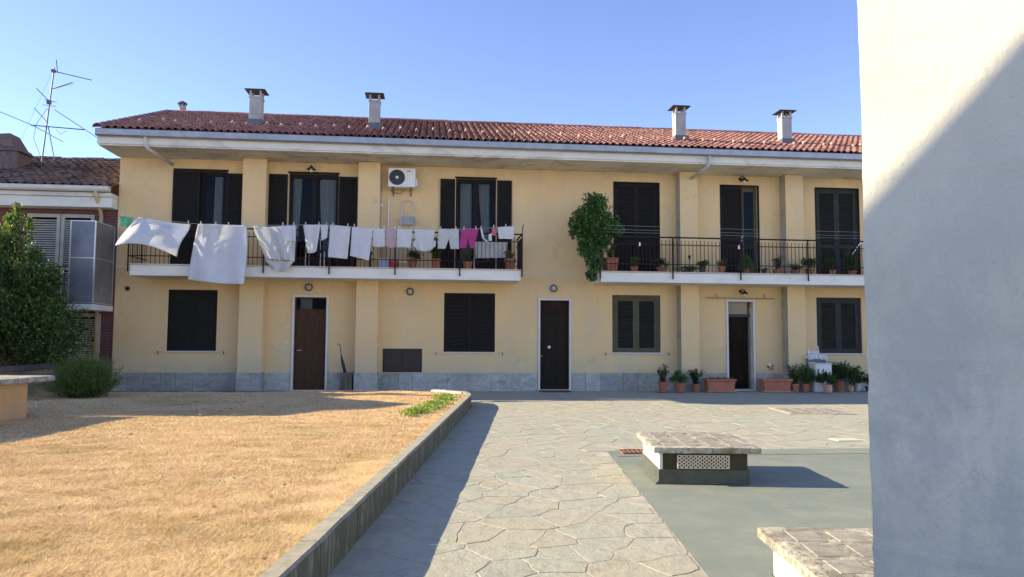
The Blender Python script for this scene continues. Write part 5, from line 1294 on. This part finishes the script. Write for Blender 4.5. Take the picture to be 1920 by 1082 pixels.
o = MB().tube([(10.66, -.3, .95), (10.62, -.28, 1.24)], .014, 6).build('brush_handle', 'acw', None); tag(o, 'white handle of a brush sticking up from the sink', 'brush')
# umbrella stand
t = thing('umbrella_stand', 'square stone umbrella stand against the pilaster', 'umbrella stand', (-2.13, -0.25, 0.0))
m = MB(); m.box(-.15, .15, -.13, .13, 0, .48); m.build('stand_body', 'kerb', t, local=True, bevel=.01); MB().box(-.165, .165, -.145, .145, .481, .50).build('stand_rim', 'lead', t, local=True)
t = thing('umbrella', 'folded black umbrella leaning out of the square stand', 'umbrella', (-2.16, -0.30, 0.48))
MB().tube([(0.0, 0, 0), (-.05, 0, .20), (-.09, 0, .36), (-.115, 0, .50)], [.035, .045, .03, .010], 8).build('canopy', 'dark', t, local=True, smooth=True)
MB().tube([(-.115, 0, .50), (-.14, 0, .66), (-.155, 0, .74), (-.19, 0, .765), (-.205, 0, .72)], .012, 6).build('handle', 'bronze', t, local=True, smooth=True)
# doormat
t = MB(); t.box(2.88, 3.70, -0.52, -0.10, 0.012, 0.030); tag(t.build('doormat', 'matm', None, bevel=.006), 'brown doormat in front of the dark panelled door', 'doormat')

# ------------------------------------------------------------------ vent blocks on the membrane
def vent_block(x, y, rz, label, H=0.36, W=1.01, Dp=1.20):
    t = thing('vent_block', label, 'vent block', (x, y, 0.0), rz, 'low vent blocks on the membrane')
    # origin: front left corner of the slab
    bx0, bx1, by0, by1 = 0.06, W-0.11, 0.06, Dp-0.08; zt = H-0.062
    def side(name, mat, a, b, c, d, z0, z1): return MB().box(a, b, c, d, z0, z1).build(name, mat, t, local=True, bevel=.004)
    side('base', 'ventside', bx0+.03, bx1, by0, by1, 0.0, zt)
    side('side_panel', 'ventwhite', bx0, bx0+.029, by0+.02, by1, 0.13, zt)
    side('corner_strip', 'ventwhite', bx0-.004, bx0+.029, by0-.004, by0+.019, 0.13, zt)
    # membrane upstand with fillet at its foot
    for nm, p in (('upstand', [(bx0-.012, by0-.012), (bx1+.012, by0-.012), (bx1+.012, by1+.012), (bx0-.012, by1+.012)]),):
        e = 0.035; q = [(bx0-e-.012, by0-.02), (bx1+e*.3, by0-.02), (bx1+e*.3, by1+e), (bx0-e-.012, by1+e)]
        m = MB(); m.hexa([(a, b, 0.0045) for a, b in q]+[(a, b, 0.04) for a, b in p]); m.hexa([(a, b, 0.0401) for a, b in p]+[(a, b, 0.14) for a, b in p]); m.build(nm, 'upst', t, local=True)
    # slab with uneven edges
    bm = bmesh.new(); bmesh.ops.create_grid(bm, x_segments=24, y_segments=28, size=0.5)
    g = bmesh.ops.extrude_face_region(bm, geom=bm.faces[:]); vs_ = [v for v in g['geom'] if isinstance(v, bmesh.types.BMVert)]
    bmesh.ops.translate(bm, vec=(0, 0, 1), verts=vs_)
    for v in bm.verts:
        u, w2 = v.co.x, v.co.y; e = max(abs(u), abs(w2)); x_ = (u+.5)*W; y_ = (w2+.5)*Dp; z_ = zt if v.co.z < .5 else H
        nn = noise.noise_vector(Vector((x_*9, y_*9, z_*30+rz*7+x)))
        if e > .49: x_ += nn.x*.008; y_ += nn.y*.008; z_ += (-.006 if v.co.z > .5 else .004)+nn.z*.004
        elif v.co.z > .5: z_ += nn.z*.002
        v.co = (x_, y_, z_)
    # sunken pockets for the glass blocks
    bmesh.ops.recalc_face_normals(bm, faces=bm.faces)
    me = bpy.data.meshes.new('slab'); bm.to_mesh(me); bm.free(); sl = place('slab', me, 'lichen', t)
    nb = 4; gw_, gd_ = (W-0.16)/nb, (Dp-0.16)/nb
    for i in range(nb):
        for j in range(nb):
            a, b = 0.08+gw_*i+.03, 0.08+gw_*(i+1)-.03; c, d = 0.08+gd_*j+.03, 0.08+gd_*(j+1)-.03
            MB().box(a, b, c, d, H-.01, H+.0035).build('glass_block', 'gblock', sl, local=True, bevel=.003)
    # front grille: a plate with rows of round holes
    gx0, gx1, gz0, gz1 = bx0+.165, bx1-.175, 0.15, zt-0.018
    gr = MB().box(gx0, gx1, by0-.022, by0-.001, gz0, gz1).build('vent_grille', 'grille', t, local=True, bevel=.003)
    hm = MB().lathe([(0, -.0235), (.0085, -.0235), (.0085, -.0215)], (0, 0, 0), 8, 'y').mesh('grille_hole'); hm.materials.append(MT['black'])
    hole = MB(); nxh, nzh = 22, 7
    for j in range(nzh):
        for i in range(nxh):
            if (i+j) % 2: continue
            hx = gx0+.022+(gx1-gx0-.044)*i/(nxh-1); hz = gz0+.016+(gz1-gz0-.032)*j/(nzh-1)
            hole.lathe([(0, -.0235), (.0088, -.0235), (.0088, -.0215)], (hx, by0, hz), 8, 'y')
    hole.build('grille_holes', 'black', gr, local=True, kind='stuff')
    # side grille on near-left face
    MB().box(bx0-.008, bx0-.001, by0+.25, by0+.72, 0.16, zt-.03).build('side_plate', 'ventwhite', t, local=True, bevel=.002)
    return t
RC = R(-7.6)
vent_block(2.141, -12.868, RC, 'low vent block standing whole on the grey membrane')
vent_block(1.620, -17.12, RC, 'low vent block in the corner, cut off by the near white wall', 0.375)
# drain grate by the first block
t = thing('drain_grate', 'rusty red drain grate set between flagstones and membrane', 'drain grate', (2.33, -10.98, 0.0), R(-2))
m = MB()
for a, b, c, d in ((0, .95, 0, .02), (0, .95, .26, .28), (0, .02, .02, .26), (.93, .95, .02, .26)): m.box(a, b, c, d, .004, .022)
m.build('grate_frame', 'rust', t, local=True); MB().box(.02, .93, .02, .26, .0045, .007).build('grate_pit', 'black', t, local=True)
for k_ in range(16): MB().box(.04+k_*.056, .062+k_*.056, .02, .26, .0075, .020).build('grate_bar', 'rust', t, local=True)
# flush glass block panel far right in the paving
t = thing('pavement_light', 'flush panel of glass blocks set in the far paving', 'pavement light', (6.75, -6.35, 0.0), RC)
MB().box(0, 1.25, 0, 1.25, .002, .012).build('panel_frame', 'grout', t, local=True)
for i in range(4):
    for j in range(4): MB().box(.09+i*.28, .31+i*.28, .09+j*.28, .31+j*.28, .0125, .015).build('glass_block', 'gblock', t, local=True)
# white patch tile near the wall
t = MB().box(5.60, 5.95, -10.05, -9.80, .004, .012); tag(t.build('inspection_cover', 'plate', None), 'pale square inspection cover in the paving beside the white wall', 'cover')

# ------------------------------------------------------------------ low wall left, garden wall
t = thing('garden_bench_wall', 'low orange rendered wall with a projecting stone cap on the lawn', 'low wall', (-6.5, -8.4, 0.15))
def rot(p, piv, a): c, s_ = math.cos(a), math.sin(a); return (piv[0]+(p[0]-piv[0])*c-(p[1]-piv[1])*s_, piv[1]+(p[0]-piv[0])*s_+(p[1]-piv[1])*c)
MB().box(-7.2, -5.78, -11.2, -8.33, 0.1, 0.72, rz=RC, piv=(-5.78, -8.33)).build('wall_body', 'orangewall', t, bevel=.01)
MB().box(-7.35, -5.60, -11.4, -7.98, 0.722, 0.80, rz=RC, piv=(-5.78, -8.33)).build('stone_cap', 'lichen', t, bevel=.02)
t = thing('garden_wall', 'low beige garden wall with tiled coping at the left edge', 'wall', (-8.1, -3, 0))
MB().box(-8.22, -8.02, -13.0, -0.03, -0.3, 0.70).build('wall_body', 'beigewall', t, bevel=.008)
cmesh = tile_mesh(0.42, 0.36, 0.42, 0.10, 0.085, 6, .02).mesh('coping_tile'); cmesh.materials.append(MT['oldtile'])
y = -13.0
while y < -0.3: place('coping_tile', cmesh, None, t, loc=(-8.12+8.1, y+3, 0.70)).rotation_euler = (R(3), 0, r2.uniform(-.04, .04)); y += 0.34

# ------------------------------------------------------------------ neighbour house
nb_ = thing('neighbour_house', 'dark red brick house with old tiled roof behind the tree', 'house', (-11, 0, 0))
NOPS = [(-10.20, -8.55, 2.25, 4.50), (-9.25, -8.30, 0.75, 1.98)]
nw = wall_mesh(-20.0, -8.0, -0.6, 4.95, NOPS, 0.05, 0.25)
nw.build('wall', 'brick', nb_, recalc=False)
B('wall_back', 'brick', nb_, -20, -8.0, 7.0, 7.1, -0.6, 4.9)
for a, b, c, d in NOPS: B('room', 'black', nb_, a-.1, b+.1, 0.31, 0.4, c-.1, d+.1)
# beige shutters with single slats
def big_shutter(x0, x1, z0, z1, y):
    m = MB(); st = 0.085
    m.box(x0, x0+st, y, y+.045, z0, z1); m.box(x1-st, x1, y, y+.045, z0, z1); m.box(x0+st, x1-st, y, y+.045, z1-.09, z1); m.box(x0+st, x1-st, y, y+.045, z0, z0+.14)
    zm = z0+(z1-z0)*.38; m.box(x0+st, x1-st, y, y+.045, zm-.04, zm+.04); lf = m.build('shutter', 'bshut', nb_)
    sm = MB().hexa([(x0+st, y+.006, 0), (x1-st, y+.006, 0), (x1-st, y+.038, .03), (x0+st, y+.038, .03), (x0+st, y+.006, .010), (x1-st, y+.006, .010), (x1-st, y+.038, .040), (x0+st, y+.038, .040)]).mesh('slat', off=wloc(lf)); sm.materials.append(MT['bshut'])
    for lo, hi in ((z0+.15, zm-.04), (zm+.045, z1-.1)):
        z_ = lo
        while z_ < hi-.03: place('slat', sm, None, lf, loc=(0, 0, z_)); z_ += .058
big_shutter(-10.18, -9.38, 2.25, 4.49, 0.03); big_shutter(-9.36, -8.56, 2.25, 4.49, 0.03); big_shutter(-9.24, -8.31, .76, 1.97, 0.03)
# cornice, gutter, pipe
B('cornice', 'white', nb_, -20, -8.0, -0.35, 0.048, 4.62, 4.88, bevel=.01); B('cornice_step', 'fascia', nb_, -20, -8.0, -0.42, 0.048, 4.882, 4.98)
g = MB(); gp2 = [(-.43, 5.12), (-.43, 5.03), (-.47, 4.99), (-.54, 4.99), (-.58, 5.03), (-.585, 5.12)]; n_ = len(gp2)
g.add([(x, y, z) for x in (-20, -8.0) for y, z in gp2], [(i, i+1, i+1+n_, i+n_) for i in range(n_-1)]+[tuple(n_+i for i in range(n_))]); g.build('gutter', 'pipe', nb_).modifiers.new('s', 'SOLIDIFY').thickness = .004
MB().tube([(-8.33, -.5, 5.0), (-8.33, -.46, 4.86), (-8.36, -.10, 4.55), (-8.36, -.05, 4.4), (-8.36, -.05, 0.6)], .048, 10).build('downpipe', 'ypipe', nb_, smooth=True)
rr_ = MB(); rr_.add([(-20, -.52, 5.08), (-8.0, -.52, 5.08), (-8.0, 3.2, 6.57), (-20, 3.2, 6.57), (-20, 7.2, 5.0), (-8.0, 7.2, 5.0)], [(0, 1, 2, 3), (3, 2, 5, 4)]); nroof = rr_.build('roof', 'oldbrick', nb_)
roof_slope(nroof, -15.2, -8.02, -.55, 5.09, .40, 4.0, .215, .34, 'oldtile', 'oldtile_i', 290, w=.185, sort_x=-8, jit=.014, rise=.08)
roof_slope(nroof, -20, -15.2, -.55, 5.09, .40, 4.0, .215, .34, 'oldtile', 'oldtile_i', 0, w=.185, sort_x=-8, jit=.014, rise=.08)
for o in list(nroof.children):
    if o.name.startswith('roof_tile') and o.get('kind') != 'stuff': o.location -= nb_.location
rtm2 = rt_.mesh('ridge_tile'); rtm2.materials.append(MT['oldtile'])
x = -15.0
while x < -8.2: place('ridge_tile', rtm2, None, nroof, loc=(x+11, 3.2, 6.57+r2.uniform(-.015, .015))).rotation_euler = (R(3), 0, -math.pi/2+r2.uniform(-.05, .05)); x += .40
# chimney with a hooded top
m = MB(); cx, cy = -11.55, 1.6
m.box(cx-.42, cx+.42, cy-.35, cy+.35, 5.7, 6.36); m.hexa([(cx-.50, cy-.40, 6.361), (cx+.50, cy-.40, 6.361), (cx+.50, cy+.40, 6.361), (cx-.50, cy+.40, 6.361), (cx-.36, cy-.36, 6.48), (cx+.42, cy-.36, 6.48), (cx+.42, cy+.36, 6.48), (cx-.36, cy+.36, 6.48)])
ch = m.build('chimney', 'oldbrick', nroof, bevel=.02)
MB().hexa([(cx-.36, cy-.34, 6.481), (cx+.38, cy-.34, 6.481), (cx+.38, cy+.34, 6.481), (cx-.36, cy+.34, 6.481), (cx-.10, cy-.25, 6.86), (cx+.16, cy-.25, 6.88), (cx+.16, cy+.25, 6.88), (cx-.10, cy+.25, 6.86)]).build('chimney_hood', 'oldbrick', ch, bevel=.02)
# balcony with frosted windbreak
B('balcony', 'fascia', nb_, -10.6, -8.02, -1.12, 0.045, 2.02, 2.16, bevel=.006)
enc = MB()
zz = (2.19, 3.27, 4.16)
for x in (-8.60, -8.04): enc.box(x-.015, x+.015, -1.10, -1.07, 2.162, 4.17)
for z_ in zz: enc.box(-8.585, -8.055, -1.098, -1.072, z_-.012, z_+.012)
for z_ in zz: enc.box(-8.053, -8.027, -1.069, 0.0, z_-.012, z_+.012)
enc.box(-8.055, -8.025, -.03, 0.0, 2.162, 4.17)
es = enc.build('windbreak_frame', 'alu', nb_)
for lo, hi in zip(zz[:-1], zz[1:]):
    B('windbreak_panel', 'frost', es, -8.583, -8.057, -1.088, -1.082, lo+.013, hi-.013); B('windbreak_panel', 'frost', es, -8.043, -8.037, -1.065, -.033, lo+.013, hi-.013)
r_ = MB(); 
for z_ in (2.35, 3.05): r_.tube([(-10.6, -1.08, z_), (-8.62, -1.08, z_)], .014, 6)
rl = r_.build('railing', 'rail', nb_)
x = -10.5
while x < -8.65: B('baluster', 'rail', rl, x-.007, x+.007, -1.087, -1.073, 2.165, 3.05); x += .12
# antenna
t = thing('tv_antenna', 'tall rooftop television aerial with crossed arms above the old roof', 'antenna', (-11.11, 2.5, 6.2))
AY = 2.5
def W_(px, py, y=AY):      # metres on the aerial's own plane, measured from the photograph
    return (-11.11+(px-79)*0.01600, y, 6.45+(298-py)*0.01590)
def al(name, pts, rad=.012, mat='lead'): return MB().tube(pts, rad, 5).build(name, mat, t)
al('mast', [(-11.13, AY, 6.2), W_(92, 130)], .022)
al('strut', [W_(87, 240), (W_(115, 300)[0], AY-.5, 6.3)], .014)
al('boom', [W_(57, 237), W_(148, 242)], .016)
al('boom', [W_(92, 136), W_(165, 156, AY-.3)], .014)
al('boom', [W_(90, 169), W_(133, 161, AY-.3)], .012)
al('element', [W_(14, 222, AY-.9), W_(60, 237), W_(95, 256, AY+.6)], .010); al('element', [W_(119, 221, AY-.8), W_(174, 259, AY+.8)], .010); al('element', [W_(77, 214, AY-.5), W_(86, 232)], .010)
al('element', [W_(73, 175, AY-.3), W_(88, 194)], .012); al('element', [W_(98, 139), W_(110, 126, AY-.5)], .012)
for a, b, c in ((76, 199, 98), (82, 191, 99), (78, 189, 87)): al('element', [W_(a, b), W_(c, b+2)], .008)
for q in range(12):
    e = Vector(W_(93+q*3.4, 168.5-q*.6, AY-.02*q)); al('director', [tuple(e+Vector((0, -.12, -.05))), tuple(e+Vector((0, .12, .05)))], .005)
al('cable', [W_(84, 205), W_(70, 235, AY-.1), W_(66, 262, AY-.1), W_(77, 296)], .006, 'dark'); al('cable', [W_(100, 243), W_(108, 252), W_(118, 245)], .005, 'dark')
B('clamp', 'lead', t, W_(92, 0)[0]-.06, W_(92, 0)[0]+.03, AY-.05, AY+.05, W_(0, 138)[2], W_(0, 133)[2]); B('clamp', 'lead', t, W_(86, 0)[0]-.05, W_(86, 0)[0]+.05, AY-.05, AY+.05, W_(0, 197)[2], W_(0, 190)[2])
al('cable', [W_(92, 130), (W_(65, 0)[0], AY-1.2, 6.0)], .0025, 'dark')

# ------------------------------------------------------------------ tree, bush
t = thing('laurel_tree', 'dense dark green laurel tree behind the low garden wall', 'tree', (-9.0, -2.3, -0.05))
m = MB(); rr = random.Random(4)
m.tube([(-9.0, -2.3, -.1), (-8.98, -2.3, .6), (-9.05, -2.25, 1.4)], [.10, .085, .07], 8)
for q in range(14):
    p = Vector((-9.02, -2.27, rr.uniform(.3, 1.6))); e = [p]
    d = Vector((rr.uniform(-1, 1), rr.uniform(-1, 1), rr.uniform(.7, 1.8))).normalized()
    for s_ in range(4): e.append(e[-1]+d*.42); d = (d+Vector((rr.uniform(-.3, .3), rr.uniform(-.3, .3), rr.uniform(0, .4)))).normalized()
    m.tube(e, [.045, .034, .024, .014, .006], 6)
m.build('trunk', 'bark', t)
r = np.random.default_rng(11)
P = [blob_points(21000, (-8.95, -2.3, 1.55), (1.42, 1.25, 1.5), r, lumps=34, lump_r=.33), blob_points(6500, (-8.60, -2.5, 2.2), (.72, .75, .95), r, lumps=18, lump_r=.30), blob_points(6000, (-9.55, -2.4, 2.6), (.85, .85, 1.05), r, lumps=18, lump_r=.30), blob_points(6000, (-10.3, -2.3, 2.4), (1.0, .9, 1.6), r, lumps=16, lump_r=.34)]
for (sx, sy, z0, z1, rad, m_) in ((-8.98, -2.2, 2.8, 4.02, .13, 420), (-8.42, -2.35, 2.6, 3.72, .15, 480), (-9.35, -2.3, 3.2, 4.05, .16, 420), (-9.15, -2.4, 3.0, 4.3, .15, 460), (-8.72, -2.3, 2.7, 3.35, .18, 380), (-8.12, -2.5, 2.0, 3.0, .2, 380), (-9.9, -2.4, 3.0, 3.9, .2, 380)):
    u = r.random(m_); P.append(np.stack([sx+r.normal(size=m_)*rad*(1-u*.75), sy+r.normal(size=m_)*rad*(1-u*.75), z0+(z1-z0)*u], 1))
P = np.concatenate(P); P = P[(P[:, 0] < -7.70-0.46*np.maximum(0, P[:, 2]-1.2)+0.12*np.sin(P[:, 2]*5)+r.normal(size=len(P))*.07)]; D = unit(P-np.array([-9.0, -2.3, 1.2]))*.7+r.normal(size=P.shape)*.6+np.array([0, 0, .35])
V, F = leaves(P-np.array([-9.0, -2.3, -.05]), .095, .042, D, r); place('crown', np_mesh('crown', V, F), 'leaf_tree', t, kind='stuff')
t = thing('rosemary_bush', 'fine leaved green bush at the corner of the dry lawn', 'bush', (-6.75, -4.35, .2))
r = np.random.default_rng(12); m_ = 980; out = []; DD = []; sm_ = MB()
for i in range(m_):
    th = r.uniform(0, 2*math.pi); tilt = r.uniform(0.05, 1.15)**.9; L = r.uniform(.62, .90)*(1.0-.10*tilt)
    d = np.array([math.cos(th)*math.sin(tilt), math.sin(th)*math.sin(tilt), math.cos(tilt)]); b0 = np.array([r.normal()*.14, r.normal()*.12, 0])
    ts = np.linspace(.10, 1, 24)[:, None]; pts = b0+d*L*ts; pts[:, 2] -= .10*(ts[:, 0]**2)*tilt; out.append(pts); DD.append(np.repeat(d[None], 24, 0))
    if i % 8 == 0: sm_.tube([tuple(b0), tuple(b0+d*L*.5), tuple(b0+d*L*.95)], [.008, .005, .002], 4)
P = np.concatenate(out)+r.normal(size=(m_*24, 3))*.010; D = np.concatenate(DD)+r.normal(size=P.shape)*.55
V, F = leaves(P, .060, .011, D, r); place('foliage', np_mesh('foliage', V, F), 'leaf_bush', t, kind='stuff'); sm_.build('stem', 'bark', t, local=True)
# dry twigs by the house corner
t = thing('dry_twigs', 'bare dry twigs sticking up behind the bush at the house corner', 'twigs', (-7.85, -.6, .3)); r = random.Random(9)
for q in range(9):
    e = [Vector((-7.85+r.uniform(-.1, .1), -.6, .4))]; d = Vector((r.uniform(-.6, .9), r.uniform(-.2, .2), 1)).normalized()
    for s_ in range(4): e.append(e[-1]+d*.14); d = (d+Vector((r.uniform(-.3, .3), 0, r.uniform(-.2, .1)))).normalized()
    MB().tube(e, [.006, .005, .004, .003, .002], 4).build('twig', 'wood', t)

# ------------------------------------------------------------------ near white house corner on the right
CN = Vector((1.50, -17.46, 0)); wa = R(-40); wd_ = Vector((math.cos(wa), math.sin(wa), 0)); nrm = Vector((-wd_.y, wd_.x, 0))   # towards the house body
m = MB(); segs = []
A = CN; Bp = CN+wd_*6.0; C_ = Vector((9.5, -22.0, 0)); D_ = CN+Vector((5.0, 0.25, 0))
# corner rounded a little
rad = .03; arc = []
for q in range(5):
    a_ = math.pi/2*q/4; o_ = CN+wd_*rad+nrm*rad; arc.append(o_-nrm*rad*math.sin(a_)-wd_*rad*math.cos(a_))
arc = [CN]; ring = arc+[D_, C_, Bp]; n = len(ring); zs = [-.04]+[0.04*i for i in range(1, 130)]
vs = []
for z_ in zs:
    for i, p in enumerate(ring):
        wob = noise.noise(Vector((z_*2.1, 0, i*.2)))*.005+noise.noise(Vector((z_*14, 5, 0)))*.004 if i < 1 else 0
        vs.append((p.x-nrm.x*wob-wd_.x*wob, p.y-nrm.y*wob-wd_.y*wob, z_))
fs = [(j*n+i, j*n+(i+1) % n, (j+1)*n+(i+1) % n, (j+1)*n+i) for j in range(len(zs)-1) for i in range(n)]; fs.append(tuple((len(zs)-1)*n+i for i in range(n)))
m.add(vs, fs)
t = thing('near_house', 'corner of a cream rendered house filling the right edge', 'house', (CN.x, CN.y, 0)); m.build('wall', 'near_wall', t, bevel=0)

# unseen houses, added and shaped to cast shade on lawn and near wall
def gable_house(name, label, xr, depth, ya, yb, ze, zp, mat):
    t = thing(name, label, 'house', (xr-depth/2, (ya+yb)/2, 0)); yc = (ya+yb)/2
    pr = [(ya, -.04), (yb, -.04), (yb, ze), (yc, zp), (ya, ze)]
    MB().add([(x, y, z) for x in (xr-depth, xr) for y, z in pr], [(4, 3, 2, 1, 0), (5, 6, 7, 8, 9)]+[(i, (i+1) % 5, (i+1) % 5+5, i+5) for i in range(5)]).build('wall', mat, t)
    for s_, y1 in ((1, yb), (-1, ya)):
        MB().hexa([(xr-depth-.1, yc, zp+.005), (xr+.02, yc, zp+.005), (xr+.02, y1+s_*.05, ze-.02), (xr-depth-.1, y1+s_*.05, ze-.02), (xr-depth-.1, yc, zp+.06), (xr+.02, yc, zp+.06), (xr+.02, y1+s_*.05, ze+.04), (xr-depth-.1, y1+s_*.05, ze+.04)]).build('roof', 'deck', t)
    return t
gable_house('lawn_shade_house', 'unseen cream gabled outbuilding added left of the view to shade the lawn', -11.5, 5.0, -6.2, -2.2, 4.2, 5.15, 'side_plaster')  # unseen, gable shaped to cast the shade band across the lawn
t = thing('wall_shade_house', 'unseen cream rendered house added behind the viewer to shade the near wall', 'house', (-5, -18, 0))  # unseen, eave edge set to throw the slanting shade on the near wall
fa, fb = Vector((-1.7, -17.074, 0)), Vector((-6.5, -15.35, 0)); bk = (fb-fa).normalized(); bk = Vector((bk.y, -bk.x, 0)); bk = bk if bk.y < 0 else -bk
q = [fa, fb, fb+bk*5, fa+bk*5]
MB().hexa([(p.x, p.y, -.04) for p in q]+[(p.x, p.y, 3.99) for p in q]).build('wall', 'side_plaster', t)
rg = [(fa+bk*2.5)+(fb-fa).normalized()*2.2, (fb+bk*2.5)-(fb-fa).normalized()*1.5]
e_ = [p for p in q]
MB().add([(p.x, p.y, 3.992) for p in e_]+[(p.x, p.y, 4.05) for p in e_]+[(p.x, p.y, 4.7) for p in rg], [(3, 2, 1, 0), (0, 1, 5, 4), (1, 2, 6, 5), (2, 3, 7, 6), (3, 0, 4, 7), (4, 5, 9, 8), (6, 7, 8, 9), (5, 6, 9), (7, 4, 8)]).build('roof', 'deck', t)
print('objects', len(bpy.data.objects), 'stones', len(stones))
